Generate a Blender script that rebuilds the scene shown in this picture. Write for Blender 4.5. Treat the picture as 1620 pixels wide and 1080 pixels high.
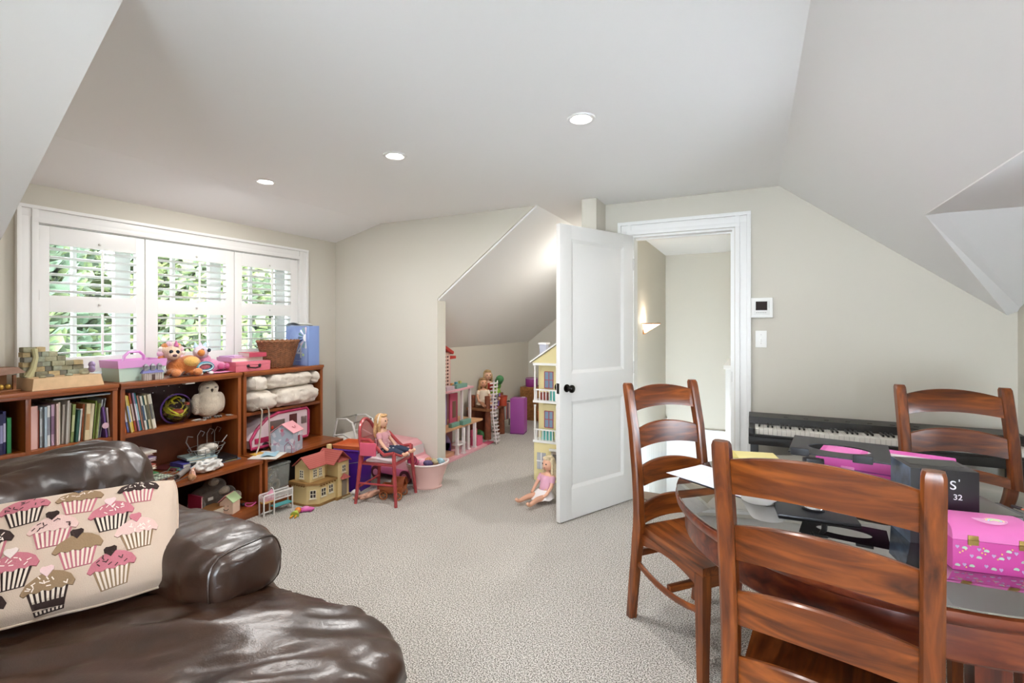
import bpy, bmesh, math, random
from math import sin, cos, pi, radians as R
from mathutils import Vector as V, Matrix, noise
for o in list(bpy.data.objects): bpy.data.objects.remove(o)
random.seed(7)
S = bpy.context.scene
COL = S.collection
# ---------- camera ----------
cam = bpy.data.cameras.new('camera'); camo = bpy.data.objects.new('camera', cam); COL.objects.link(camo)
cam.sensor_width = 36; cam.lens = 36*774/1620; cam.shift_y = -27/1620; cam.clip_start = .05
camo.location = (0, 0, 1.333); camo.rotation_euler = (R(90), 0, R(26.4)); S.camera = camo
# ---------- world, exposure ----------
W = bpy.data.worlds.new('world'); S.world = W; W.use_nodes = True
bg = W.node_tree.nodes['Background']; bg.inputs[0].default_value = (.80, .90, 1, 1); bg.inputs[1].default_value = 17.0
S.view_settings.view_transform = 'Standard'; S.view_settings.look = 'None'; S.view_settings.gamma = 1
S.view_settings.use_curve_mapping = False; S.view_settings.exposure = 1.09
S.cycles.use_denoising = True; S.cycles.max_bounces = 8; S.cycles.diffuse_bounces = 6; S.cycles.glossy_bounces = 4
S.cycles.transparent_max_bounces = 12; S.cycles.caustics_reflective = False; S.cycles.caustics_refractive = False
S.cycles.sample_clamp_indirect = 6
LAMP_W = 7.0      # each ceiling downlight
# ---------- materials ----------
def hx(h):
    h = h.lstrip('#'); c = [int(h[i:i+2], 16)/255 for i in (0, 2, 4)]
    return tuple(x/12.92 if x <= .04045 else ((x+.055)/1.055)**2.4 for x in c) + (1,)
MC = {}
def mat(col, rough=.55, metal=0, spec=.5, var=0, vs=8, bump=0, bs=60, alpha=1, trans=0, emit=0, coat=0, sheen=0, sub=None):
    key = (col, rough, metal, spec, var, vs, bump, bs, alpha, trans, emit, coat, sheen, sub)
    if key in MC: return MC[key]
    m = bpy.data.materials.new('m_'+col.strip('#')); m.use_nodes = True; nt = m.node_tree; p = nt.nodes['Principled BSDF']
    c = hx(col); I = p.inputs
    I['Base Color'].default_value = c; I['Roughness'].default_value = rough; I['Metallic'].default_value = metal
    I['Specular IOR Level'].default_value = spec; I['Coat Weight'].default_value = coat; I['Coat Roughness'].default_value = .08
    if sheen: I['Sheen Weight'].default_value = sheen
    if alpha < 1: I['Alpha'].default_value = alpha
    if trans: I['Transmission Weight'].default_value = trans
    if emit: I['Emission Color'].default_value = c; I['Emission Strength'].default_value = emit
    tc = nt.nodes.new('ShaderNodeTexCoord')
    if var or sub:
        n = nt.nodes.new('ShaderNodeTexNoise'); n.inputs['Scale'].default_value = vs; n.inputs['Detail'].default_value = 4
        nt.links.new(tc.outputs['Object'], n.inputs['Vector'])
        r = nt.nodes.new('ShaderNodeValToRGB'); r.color_ramp.elements[0].position = .35; r.color_ramp.elements[1].position = .65
        d = hx(sub) if sub else tuple(x*(1-var) for x in c[:3])+(1,)
        r.color_ramp.elements[0].color = d; r.color_ramp.elements[1].color = c if sub else tuple(min(1, x*(1+var*.5)) for x in c[:3])+(1,)
        nt.links.new(n.outputs['Fac'], r.inputs['Fac']); nt.links.new(r.outputs['Color'], I['Base Color'])
    if bump:
        n2 = nt.nodes.new('ShaderNodeTexNoise'); n2.inputs['Scale'].default_value = bs; n2.inputs['Detail'].default_value = 3
        nt.links.new(tc.outputs['Object'], n2.inputs['Vector'])
        b = nt.nodes.new('ShaderNodeBump'); b.inputs['Strength'].default_value = bump; b.inputs['Distance'].default_value = .01
        nt.links.new(n2.outputs['Fac'], b.inputs['Height']); nt.links.new(b.outputs['Normal'], I['Normal'])
    MC[key] = m; return m
def wood(name, c1, c2, c3, axis, rough=.3, sc=1.0, coat=.3):
    key = ('w', name, axis)
    if key in MC: return MC[key]
    m = bpy.data.materials.new(name); m.use_nodes = True; nt = m.node_tree; p = nt.nodes['Principled BSDF']
    tc = nt.nodes.new('ShaderNodeTexCoord'); mp = nt.nodes.new('ShaderNodeMapping')
    s = [22*sc]*3; s[axis] = 1.8*sc; mp.inputs['Scale'].default_value = s
    nt.links.new(tc.outputs['Object'], mp.inputs['Vector'])
    n = nt.nodes.new('ShaderNodeTexNoise'); n.inputs['Scale'].default_value = 1.6; n.inputs['Detail'].default_value = 6; n.inputs['Distortion'].default_value = .6
    nt.links.new(mp.outputs[0], n.inputs['Vector'])
    r = nt.nodes.new('ShaderNodeValToRGB'); e = r.color_ramp.elements
    e[0].position = .3; e[0].color = hx(c1); e[1].position = .72; e[1].color = hx(c3); x = e.new(.5); x.color = hx(c2)
    nt.links.new(n.outputs['Fac'], r.inputs['Fac']); nt.links.new(r.outputs['Color'], p.inputs['Base Color'])
    p.inputs['Roughness'].default_value = rough; p.inputs['Coat Weight'].default_value = coat; p.inputs['Coat Roughness'].default_value = .15
    b = nt.nodes.new('ShaderNodeBump'); b.inputs['Strength'].default_value = .08; b.inputs['Distance'].default_value = .005
    nt.links.new(n.outputs['Fac'], b.inputs['Height']); nt.links.new(b.outputs['Normal'], p.inputs['Normal'])
    MC[key] = m; return m
def chairwood(a): return wood('chair_wood_%d' % a, '#3a1808', '#65300f', '#8c4b1c', a, .3, 1.2, .12)
def shelfwood(a): return wood('shelf_wood_%d' % a, '#6f3411', '#834319', '#975222', a, .38, .6, .15)
def tablewood(a): return wood('table_wood_%d' % a, '#3a150c', '#5c2412', '#7c3c1c', a, .3)
def carpet_mat():
    m = bpy.data.materials.new('carpet'); m.use_nodes = True; nt = m.node_tree; p = nt.nodes['Principled BSDF']
    tc = nt.nodes.new('ShaderNodeTexCoord')
    n = nt.nodes.new('ShaderNodeTexNoise'); n.inputs['Scale'].default_value = 185; n.inputs['Detail'].default_value = 3
    n3 = nt.nodes.new('ShaderNodeTexNoise'); n3.inputs['Scale'].default_value = 3.5; n3.inputs['Detail'].default_value = 2
    nt.links.new(tc.outputs['Object'], n.inputs['Vector']); nt.links.new(tc.outputs['Object'], n3.inputs['Vector'])
    r = nt.nodes.new('ShaderNodeValToRGB'); e = r.color_ramp.elements
    e[0].position = .41; e[0].color = hx('#746e67'); e[1].position = .59; e[1].color = hx('#dfdad3'); x = e.new(.5); x.color = hx('#b5b0a9')
    nt.links.new(n.outputs['Fac'], r.inputs['Fac'])
    hs = nt.nodes.new('ShaderNodeHueSaturation'); ma = nt.nodes.new('ShaderNodeMapRange')
    ma.inputs['To Min'].default_value = .93; ma.inputs['To Max'].default_value = 1.07
    nt.links.new(n3.outputs['Fac'], ma.inputs['Value']); nt.links.new(ma.outputs[0], hs.inputs['Value']); nt.links.new(r.outputs['Color'], hs.inputs['Color'])
    nt.links.new(hs.outputs[0], p.inputs['Base Color']); p.inputs['Roughness'].default_value = .95; p.inputs['Specular IOR Level'].default_value = .1
    v = nt.nodes.new('ShaderNodeTexVoronoi'); v.inputs['Scale'].default_value = 190; nt.links.new(tc.outputs['Object'], v.inputs['Vector'])
    b = nt.nodes.new('ShaderNodeBump'); b.inputs['Strength'].default_value = .7; b.inputs['Distance'].default_value = .006; b.invert = True
    nt.links.new(v.outputs['Distance'], b.inputs['Height']); nt.links.new(b.outputs['Normal'], p.inputs['Normal'])
    return m
def leather_mat():
    m = bpy.data.materials.new('leather'); m.use_nodes = True; nt = m.node_tree; p = nt.nodes['Principled BSDF']
    tc = nt.nodes.new('ShaderNodeTexCoord')
    n = nt.nodes.new('ShaderNodeTexNoise'); n.inputs['Scale'].default_value = 6; n.inputs['Detail'].default_value = 5
    nt.links.new(tc.outputs['Object'], n.inputs['Vector'])
    r = nt.nodes.new('ShaderNodeValToRGB'); e = r.color_ramp.elements
    e[0].position = .3; e[0].color = hx('#22150f'); e[1].position = .75; e[1].color = hx('#42291a')
    nt.links.new(n.outputs['Fac'], r.inputs['Fac']); nt.links.new(r.outputs['Color'], p.inputs['Base Color'])
    p.inputs['Roughness'].default_value = .31; p.inputs['Specular IOR Level'].default_value = .8; p.inputs['Coat Weight'].default_value = .0
    v = nt.nodes.new('ShaderNodeTexVoronoi'); v.inputs['Scale'].default_value = 260; nt.links.new(tc.outputs['Object'], v.inputs['Vector'])
    n2 = nt.nodes.new('ShaderNodeTexNoise'); n2.inputs['Scale'].default_value = 14; n2.inputs['Detail'].default_value = 4; nt.links.new(tc.outputs['Object'], n2.inputs['Vector'])
    a = nt.nodes.new('ShaderNodeMath'); a.operation = 'MULTIPLY_ADD'; a.inputs[1].default_value = .06
    nt.links.new(v.outputs['Distance'], a.inputs[0]); nt.links.new(n2.outputs['Fac'], a.inputs[2])
    b = nt.nodes.new('ShaderNodeBump'); b.inputs['Strength'].default_value = .2; b.inputs['Distance'].default_value = .012
    nt.links.new(a.outputs[0], b.inputs['Height']); nt.links.new(b.outputs['Normal'], p.inputs['Normal'])
    return m
def glass_mat(name, tint=(1, 1, 1, 1), rough=0.0, fac=1.45, mn=0.0):
    m = bpy.data.materials.new(name); m.use_nodes = True; nt = m.node_tree; nt.nodes.remove(nt.nodes['Principled BSDF'])
    t = nt.nodes.new('ShaderNodeBsdfTransparent'); t.inputs[0].default_value = tint
    g = nt.nodes.new('ShaderNodeBsdfGlossy'); g.inputs['Roughness'].default_value = rough
    f = nt.nodes.new('ShaderNodeFresnel'); f.inputs[0].default_value = fac
    x = nt.nodes.new('ShaderNodeMixShader'); ma = nt.nodes.new('ShaderNodeMath'); ma.operation = 'MAXIMUM'; ma.inputs[1].default_value = mn
    nt.links.new(f.outputs[0], ma.inputs[0]); nt.links.new(ma.outputs[0], x.inputs[0]); nt.links.new(t.outputs[0], x.inputs[1]); nt.links.new(g.outputs[0], x.inputs[2])
    nt.links.new(x.outputs[0], nt.nodes['Material Output'].inputs[0]); return m
WALL = mat('#d0cbbf', .75, spec=.2, bump=.03, bs=220)
WALLL = WALL
CEIL = mat('#f3f3f2', .85, spec=.15)
WHITE = mat('#ebebe9', .35, spec=.4)
DOORW = mat('#d5d3cf', .4, spec=.4, bump=.02, bs=40)
# ---------- geometry helpers ----------
class MB:
    def __init__(s): s.v = []; s.f = []; s.M = Matrix()
    def add(s, vs, fs, M=None):
        T = s.M @ M if M else s.M; o = len(s.v)
        s.v += [tuple(T @ V(p)) for p in vs]; s.f += [[i+o for i in f] for f in fs]; return s
    def bb(s, x0, x1, y0, y1, z0, z1, b=0, M=None):
        return s.box(((x0+x1)/2, (y0+y1)/2, (z0+z1)/2), (x1-x0, y1-y0, z1-z0), b, M)
    def box(s, c, d, b=0, M=None):
        bm = bmesh.new(); bmesh.ops.create_cube(bm, size=1); bmesh.ops.scale(bm, vec=d, verts=bm.verts)
        if b: bmesh.ops.bevel(bm, geom=bm.edges[:], offset=min(b, min(d)*.49), segments=2, affect='EDGES', profile=.7)
        bmesh.ops.translate(bm, vec=c, verts=bm.verts); bm.verts.index_update()
        s.add([v.co for v in bm.verts], [[v.index for v in f.verts] for f in bm.faces], M); bm.free(); return s
    def prism(s, poly, z0, z1, M=None):          # polygon in local xy, extruded along z
        n = len(poly); vs = [(p[0], p[1], z0) for p in poly]+[(p[0], p[1], z1) for p in poly]
        return s.add(vs, [list(range(n))[::-1], list(range(n, 2*n))]+[[i, (i+1) % n, n+(i+1) % n, n+i] for i in range(n)], M)
    def ell(s, c, r, n=14, m=9, M=None):
        if isinstance(r, (int, float)): r = (r, r, r)
        vs = [(c[0], c[1], c[2]+r[2])]
        for j in range(1, m):
            t = pi*j/m
            for i in range(n): a = 2*pi*i/n; vs.append((c[0]+r[0]*sin(t)*cos(a), c[1]+r[1]*sin(t)*sin(a), c[2]+r[2]*cos(t)))
        vs.append((c[0], c[1], c[2]-r[2])); k = len(vs)-1; fs = [[0, 1+i, 1+(i+1) % n] for i in range(n)]
        for j in range(m-2):
            for i in range(n): a = 1+j*n+i; b = 1+j*n+(i+1) % n; fs.append([a, a+n, b+n, b])
        o = 1+(m-2)*n; fs += [[k, o+(i+1) % n, o+i] for i in range(n)]
        return s.add(vs, fs, M)
    def lathe(s, prof, n=20, M=None, cap=True, sy=1.0):
        vs = []; fs = []
        for (r, z) in prof:
            for i in range(n): a = 2*pi*i/n; vs.append((r*cos(a), r*sin(a)*sy, z))
        for j in range(len(prof)-1):
            for i in range(n): a = j*n+i; b = j*n+(i+1) % n; fs.append([a, b, b+n, a+n])
        if cap: fs += [list(range(n))[::-1], list(range(len(vs)-n, len(vs)))]
        return s.add(vs, fs, M)
    def cyl(s, p0, p1, r0, r1=None, n=10):
        return s.tube([p0, p1], [r0, r0 if r1 is None else r1], n)
    def tube(s, pts, r, n=7, closed=False, M=None, sx=1.0):
        P = [V(p) for p in pts]; k = len(P); rr = r if isinstance(r, (list, tuple)) else [r]*k
        vs = []; u = None
        for i in range(k):
            if closed: t = (P[(i+1) % k]-P[i-1]).normalized()
            else: t = (P[min(i+1, k-1)]-P[max(i-1, 0)]).normalized()
            if u is None:
                u = t.cross(V((0, 0, 1)));
                if u.length < .01: u = t.cross(V((0, 1, 0)))
                u.normalize()
            else: u = (u-t*u.dot(t)).normalized()
            w = t.cross(u)
            for j in range(n): a = 2*pi*j/n; vs.append(P[i]+(u*cos(a)*sx+w*sin(a))*rr[i])
        fs = []
        for i in range(k if closed else k-1):
            for j in range(n): a = i*n+j; b = i*n+(j+1) % n; c = ((i+1) % k)*n; fs.append([a, b, c+(j+1) % n, c+j])
        if not closed: fs += [list(range(n))[::-1], list(range((k-1)*n, k*n))]
        return s.add(vs, fs, M)
    def grid(s, fn, nu, nv, M=None, cu=False):
        vs = [fn(i/(nu if cu else nu-1), j/(nv-1)) for j in range(nv) for i in range(nu)]; fs = []
        for j in range(nv-1):
            for i in range(nu if cu else nu-1): a = j*nu+i; b = j*nu+(i+1) % nu; fs.append([a, b, b+nu, a+nu])
        return s.add(vs, fs, M)
    def mesh(s, name, m, smooth=40):
        me = bpy.data.meshes.new(name); me.from_pydata(s.v, [], s.f); me.materials.append(m); me.update()
        bm = bmesh.new(); bm.from_mesh(me); bmesh.ops.recalc_face_normals(bm, faces=bm.faces); bm.to_mesh(me); bm.free()
        if smooth: me.shade_smooth(); me.set_sharp_from_angle(angle=R(smooth))
        return me
    def out(s, name, m, parent=None, smooth=40):
        return link(name, s.mesh(name, m, smooth), parent)
def link(name, me, parent=None):
    o = bpy.data.objects.new(name, me); COL.objects.link(o); o.parent = parent; return o
def tag(o, label, cat, group=None):
    o['label'] = label; o['category'] = cat
    if group: o['group'] = group
    return o
def thing(name, label, cat, loc=(0, 0, 0), rz=0, group=None):
    o = bpy.data.objects.new(name, None); COL.objects.link(o); o.empty_display_size = .05
    o.location = loc; o.rotation_euler = (0, 0, R(rz)); return tag(o, label, cat, group)
def struct(o, label=None):
    o['kind'] = 'structure'
    if label: o['label'] = label
    return o
def dup(root):
    r = root.copy(); COL.objects.link(r)
    for ch in root.children:
        c = ch.copy(); COL.objects.link(c); c.parent = r
        for g in ch.children: d = g.copy(); COL.objects.link(d); d.parent = c
    return r
def T(x, y, z, rz=0, rx=0, ry=0): return Matrix.Translation((x, y, z)) @ Matrix.Rotation(R(rz), 4, 'Z') @ Matrix.Rotation(R(ry), 4, 'Y') @ Matrix.Rotation(R(rx), 4, 'X')
def blob(name, parts, m, parent, vox=.006, disp=0):     # ellipsoids fused into one skin
    b = MB()
    for p in parts: b.ell(p[0], p[1], 14, 9, p[2] if len(p) > 2 else None)
    o = b.out(name, m, parent); md = o.modifiers.new('remesh', 'REMESH'); md.mode = 'VOXEL'; md.voxel_size = vox; md.use_smooth_shade = True
    sm = o.modifiers.new('smooth', 'SMOOTH'); sm.factor = .5; sm.iterations = 4
    return o
def skin(name, pts, edges, rad, m, parent, lv=2):         # one continuous body grown on a skeleton
    me = bpy.data.meshes.new(name); me.from_pydata([V(p) for p in pts], edges, []); me.materials.append(m)
    o = link(name, me, parent); o.modifiers.new('skin', 'SKIN').use_smooth_shade = True
    for v, r in zip(me.skin_vertices[0].data, rad): v.radius = (r, r) if isinstance(r, (int, float)) else r
    me.skin_vertices[0].data[0].use_root = True
    s = o.modifiers.new('sub', 'SUBSURF'); s.levels = lv; s.render_levels = lv; return o
def text(name, body, size, M, m, parent, ext=.0006):
    c = bpy.data.curves.new(name, 'FONT'); c.body = body; c.size = size; c.extrude = ext; c.materials.append(m); c.align_x = 'CENTER'
    tmp = bpy.data.objects.new(name, c); COL.objects.link(tmp); bpy.context.view_layer.update()
    me = bpy.data.meshes.new_from_object(tmp.evaluated_get(bpy.context.evaluated_depsgraph_get())); bpy.data.objects.remove(tmp)
    o = bpy.data.objects.new(name, me); COL.objects.link(o); o.parent = parent; o.matrix_local = M; return o
def soft(cx, cy, cz, sx, sy, sz, n=16, k=5.0, fn=None):      # rounded cushion as a superellipsoid
    b = MB(); seen = {}; vs = []; fs = []
    def vid(p):
        key = tuple(round(x, 5) for x in p)
        if key not in seen: seen[key] = len(vs); vs.append(p)
        return seen[key]
    for ax in range(3):
        for sg in (-1, 1):
            for i in range(n):
                for j in range(n):
                    q = []
                    for (di, dj) in ((0, 0), (1, 0), (1, 1), (0, 1)):
                        p = [0, 0, 0]; p[ax] = sg; p[(ax+1) % 3] = -1+2*(i+di)/n; p[(ax+2) % 3] = -1+2*(j+dj)/n; q.append(vid(tuple(p)))
                    fs.append(q)
    out = []
    for p in vs:
        l = sum(abs(x)**k for x in p)**(1/k); q = V([x/l for x in p])
        w = V((cx+q.x*sx, cy+q.y*sy, cz+q.z*sz))
        if fn: w = fn(w, q)
        out.append(w)
    return b.add(out, fs)
# ---------- room shell ----------
ZC = 2.268; SL = .77
def slab(name, pts, t, m=CEIL, out=None):           # flat polygon with thickness t along its outward normal
    P = [V(p) for p in pts]; n = (P[1]-P[0]).cross(P[2]-P[0]).normalized()
    if n.dot(V(out or (0, 0, 1))) < 0: n = -n
    b = MB(); k = len(P); b.add(P+[p+n*t for p in P], [list(range(k)), list(range(k, 2*k))]+[[i, (i+1) % k, k+(i+1) % k, k+i] for i in range(k)])
    return struct(b.out(name, m, None, 0))
XZ = Matrix(((1, 0, 0, 0), (0, 0, 1, 0), (0, 1, 0, 0), (0, 0, 0, 1)))
CARPET = carpet_mat()
b = MB(); b.bb(-3.85, 1.5, -2.75, 3.80, -.1, 0); b.bb(-3.2, -1.05, 3.80, 6.9, -.1, 0)
struct(b.out('floor', CARPET, None, 0), 'oatmeal speckled loop carpet across the attic room')
# walls
b = MB(); y0, y1, h0, h1, zz0, zz1 = .60, 3.66, 1.265, 3.085, 1.0, 1.925
b.bb(-3.86, -3.684, y0, h0, 0, 2.4); b.bb(-3.86, -3.684, h1, y1, 0, 2.4); b.bb(-3.86, -3.684, h0, h1, 0, zz0); b.bb(-3.86, -3.684, h0, h1, zz1, 2.4)
struct(b.out('wall_window', WALL, None, 0), 'beige dormer wall around the shuttered window')
b = MB(); b.prism([(-3.70, 0), (-2.478, 0), (-2.478, 1.559), (-1.5, 2.312), (-1.5, 2.45), (-3.70, 2.45)], 3.53, 3.656, XZ)
struct(b.out('wall_far_cheek', WALL, None, 0), 'beige cheek wall beside the toy alcove')
b = MB(); b.prism([(-3.70, 0), (-2.9, 0), (-2.9, 1.265), (-1.5, 2.343), (-1.5, 2.45), (-3.70, 2.45)], .616, .742, XZ); struct(b.out('wall_near_cheek', WALL, None, 0))
b = MB(); b.bb(-1.15, -.841, 3.759, 3.88, -1, 2.4); b.bb(-.128, 1.5, 3.759, 3.88, -1, 2.4); b.bb(-.841, -.128, 3.759, 3.88, 2.01, 2.4)
struct(b.out('wall_door', WALL, None, 0), 'beige wall with the open doorway')
b = MB(); b.bb(-1.162, -1.049, 3.515, 6.9, -1, 2.4); struct(b.out('wall_hall_left', WALL, None, 0))
b = MB(); b.bb(-1.1, .5, 6.646, 6.75, -1.2, 2.4); struct(b.out('wall_hall_back', WALL, None, 0))
b = MB(); b.bb(.4, .5, 3.86, 6.7, -1.2, 2.4); struct(b.out('wall_hall_right', WALL, None, 0))
b = MB(); b.bb(-1.1, .5, 3.85, 6.7, -1.1, -1.0); struct(b.out('floor_hall', CARPET, None, 0))
b = MB(); b.bb(-3.2, -3.09, 3.6, 6.9, 0, 1.2); struct(b.out('wall_alcove_knee', WALL, None, 0))
b = MB(); b.bb(-3.2, -1.1, 6.79, 6.9, 0, 2.4); struct(b.out('wall_alcove_back', WALL, None, 0))
b = MB(); b.bb(-3.2, -3.09, -2.75, .65, 0, 1.2); struct(b.out('wall_knee_near', WALL, None, 0))
b = MB(); gx0, gx1, gz0, gz1 = -.75, .75, .2, 1.75
b.bb(-3.2, gx0, -2.85, -2.7, 0, 2.4); b.bb(gx1, 1.5, -2.85, -2.7, 0, 2.4); b.bb(gx0, gx1, -2.85, -2.7, 0, gz0); b.bb(gx0, gx1, -2.85, -2.7, gz1, 2.4); struct(b.out('wall_behind', WALL, None, 0))
b = MB(); b.prism([(-3.15, 0), (-.9, 0), (-.9, 2.35), (-1.45, 2.35), (-3.15, 1.06)], -.95, -.85, XZ); struct(b.out('wall_light_block', WALL, None, 0))  # unseen partition, added to keep gable window light off the near left slope
b = MB(); wy0, wy1, wz0, wz1 = 1.7, 2.3, .9, 1.4
b.bb(1.335, 1.46, -2.8, wy0, 0, 1.95); b.bb(1.335, 1.46, wy1, 3.87, 0, 1.95); b.bb(1.335, 1.46, wy0, wy1, 0, wz0); b.bb(1.335, 1.46, wy0, wy1, wz1, 1.95)
struct(b.out('wall_right', WALL, None, 0))
# ceilings
XL = -1.533
slab('ceiling', [(XL, -2.8, ZC), (.144, -2.8, ZC), (.144, 3.80, ZC), (-1.05, 3.80, ZC), (-1.05, 6.9, ZC), (XL, 6.9, ZC), (XL, 3.53, ZC), (-3.12, 3.53, ZC), (-3.12, .742, ZC), (XL, .742, ZC)], .1)
slab('ceiling_dormer_edge', [(-3.12, .65, ZC), (-3.12, 3.6, ZC), (-3.75, 3.6, ZC-.15), (-3.75, .65, ZC-.15)], .1)
def zl(x): return ZC+SL*(x-XL)
slab('ceiling_slope_alcove', [(XL, 3.545, ZC), (XL, 6.9, ZC), (-3.2, 6.9, zl(-3.2)), (-3.2, 3.545, zl(-3.2))], .1)
slab('ceiling_slope_near', [(XL, -2.8, ZC), (XL, .738, ZC), (-3.2, .738, zl(-3.2)), (-3.2, -2.8, zl(-3.2))], .1)
def zr(x): return ZC-SL*(x-.144)
slab('ceiling_slope_right', [(.144, -2.8, ZC), (.144, 3.80, ZC), (.706, 3.80, zr(.706)), (.706, -2.8, zr(.706))], .1)
slab('ceiling_slope_right_far', [(.706, 2.874, zr(.706)), (.706, 3.80, zr(.706)), (1.318, 3.80, zr(1.318))], .03)
slab('ceiling_slope_right_near', [(.706, -2.8, zr(.706)), (.706, .90, zr(.706)), (1.40, -.15, zr(1.40)), (1.40, -2.8, zr(1.40))], .1)
zf = zr(.706); B1 = (1.375, 3.79, 1.40)
slab('trim_valley', [(.706, 2.874, zf), (.775, 2.84, zf), B1, (1.315, 3.795, zr(1.315))], .02, CEIL, (0, 1, 1))
slab('ceiling_dormer_right', [(.70, .90, zf), (.70, 2.874, zf), (.775, 2.84, zf), (1.45, 2.84, zf), (1.45, .9, zf)], .06)
slab('ceiling_dormer_hip', [(.775, 2.84, zf), B1, (1.45, 3.79, 1.40), (1.45, 2.84, zf)], .06)
slab('ceiling_dormer_hip_near', [(.70, .90, zf), (1.40, -.15, zr(1.40)), (1.45, -.15, zr(1.40)), (1.45, .9, zf)], .06)
slab('ceiling_hall', [(-1.1, 3.85, 2.235), (.5, 3.85, 2.235), (.5, 6.7, 2.235), (-1.1, 6.7, 2.235)], .1)
# ---------- door trim, door ----------
def casing(name, M, x0, x1, z0, z1, w, sides, parent=None, lab=None):   # stepped picture-frame moulding round an opening
    root = parent
    if root is None:
        root = bpy.data.objects.new(name, None); COL.objects.link(root); struct(root, lab)
    def board(nm, segs):
        b = MB(); b.M = M
        for s in segs: b.bb(*s, b=.003)
        b.out(nm, WHITE, root)
    zb = z0-w if 'b' in sides else z0
    for (a, sg) in ((x0, -1), (x1, 1)):
        seg = []
        for (i0, i1, d) in ((0, .03, .026), (.03, .075, .018), (.075, 1, .032)):
            e0, e1 = a+sg*min(i0, w), a+sg*min(i1, w); seg.append((min(e0, e1), max(e0, e1), zb, z1+w, 0, d))
        board('casing_side', seg)
    seg = [(x0-min(i1, w), x1+min(i1, w), z1+min(i0, w), z1+min(i1, w), 0, d+.0008) for (i0, i1, d) in ((0, .03, .026), (.03, .075, .018), (.075, 1, .032))]
    board('casing_head', seg)
    return root
DM = Matrix(((1, 0, 0, 0), (0, 0, -1, 3.759), (0, 1, 0, 0), (0, 0, 0, 1)))
tr = casing('trim_1', DM, -.845, -.124, 0, 2.012, .1, 's', None, 'white moulded casing round the open doorway')
b = MB(); b.bb(-.841, -.826, 3.757, 3.882, 0, 2.01); b.bb(-.143, -.128, 3.757, 3.882, 0, 2.01); b.bb(-.826, -.143, 3.757, 3.882, 1.995, 2.01)
b.bb(-.155, -.143, 3.82, 3.86, 0, 1.995); b.bb(-.826, -.155, 3.82, 3.86, 1.983, 1.995); b.out('jamb', WHITE, tr)
b = MB(); b.bb(-.1445, -.1425, 3.77, 3.80, .93, 1.0); b.out('strike_plate', mat('#3a3026', .4, .8), tr)
b = MB(); b.bb(-.83, -.14, 3.77, 3.95, -.05, .008, .003); struct(b.out('trim_2', wood('threshold', '#6b5240', '#7a5f4a', '#8a6d55', 0, .5), None), 'brown wooden threshold under the doorway')
dr = bpy.data.objects.new('door_1', None); COL.objects.link(dr); struct(dr, 'white two panel door standing wide open'); dr.location = (-.846, 3.752, .008); dr.rotation_euler = (0, 0, R(-116.2))
DW, DH, DT = .758, 2.0, .036; st = .108
def dbox(nm, x0, x1, z0, z1): b = MB(); b.bb(x0, x1, -DT/2, DT/2, z0, z1, .0015); return b.out(nm, DOORW, dr)
dbox('stile', 0, st, 0, DH); dbox('stile', DW-st, DW, 0, DH)
for (a, c) in ((0, .205), (.80, .99), (1.905, DH)): dbox('rail', st, DW-st, a, c)
for (a, c) in ((.205, .80), (.99, 1.905)):
    b = MB()
    for sg in (-1, 1):                                   # sloped sticking, sunk groove, raised field
        x0, x1 = st, DW-st; ring = [(0, .018), (.022, .006), (.034, .006), (.062, .0135)]
        vs = []; fs = []
        for (i, d) in ring: vs += [(x0+i, sg*d, a+i), (x1-i, sg*d, a+i), (x1-i, sg*d, c-i), (x0+i, sg*d, c-i)]
        for k in range(len(ring)-1):
            for j in range(4): fs.append([k*4+j, k*4+(j+1) % 4, k*4+4+(j+1) % 4, k*4+4+j])
        fs.append([len(vs)-4+j for j in range(4)]); b.add(vs, fs)
    b.out('panel', DOORW, dr, 15)
BLK = mat('#15130f', .25, .6)
for sg in (-1, 1):
    b = MB(); pr = [(.027, 0), (.027, .004), (.011, .008), (.010, .03), (.02, .036), (.027, .046), (.026, .056), (.016, .063), (.0, .064)]
    b.lathe(pr, 20, Matrix.Translation((DW-.062, sg*DT/2, .895)) @ Matrix.Rotation(R(-90*sg), 4, 'X')); b.out('knob', BLK, dr)
b = MB(); b.bb(DW-.0005, DW+.0015, -.012, .012, .86, .93); b.out('latch_plate', mat('#2b2722', .4, .8), dr)
for z in (.22, 1.0, 1.78):
    b = MB(); b.cyl((-.004, .02, z-.045), (-.004, .02, z+.045), .006); b.out('hinge', mat('#c9c8c5', .35, .3), dr)
# ---------- hall ----------
b = MB(); b.bb(-1.03, .4, 6.60, 6.646, -1.0, -.02); b.bb(-1.03, .4, 6.585, 6.646, -.02, .01, .004); struct(b.out('trim_3', WHITE), 'white stair panelling below the hall back wall')
b = MB(); b.bb(-1.049, -1.03, 3.9, 6.6, -1.0, .10); b.bb(-1.049, -1.015, 3.9, 6.6, .10, .125, .004)
for k in range(24): b.bb(-1.03, -1.024, 3.92+k*.11, 4.02+k*.11, -1.0, .10, .002)
struct(b.out('trim_4', WHITE), 'white beaded skirting along the hall wall')
b = MB(); b.bb(-.22, -.12, 4.45, 5.6, -1.0, .96); b.bb(-.235, -.105, 4.43, 5.62, .96, .995, .006); struct(b.out('wall_stair_guard', WHITE), 'white stair guard wall seen through the doorway')
t = thing('wall_sconce', 'brass and glass wedge sconce glowing on the hall wall', 'wall lamp', (-1.049, 5.22, 1.23))
BR = mat('#b0773c', .3, .7)
b = MB(); b.bb(0, .012, -.035, .035, 0, .11, .003); b.out('back_plate', BR, t)
rim = [(0, -.09), (.10, -.085), (.17, -.03), (.17, .03), (.10, .085), (0, .09)]
b = MB()
for i in range(5): b.cyl((rim[i][0], rim[i][1], .112), (rim[i+1][0], rim[i+1][1], .112), .006, n=6)
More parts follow.
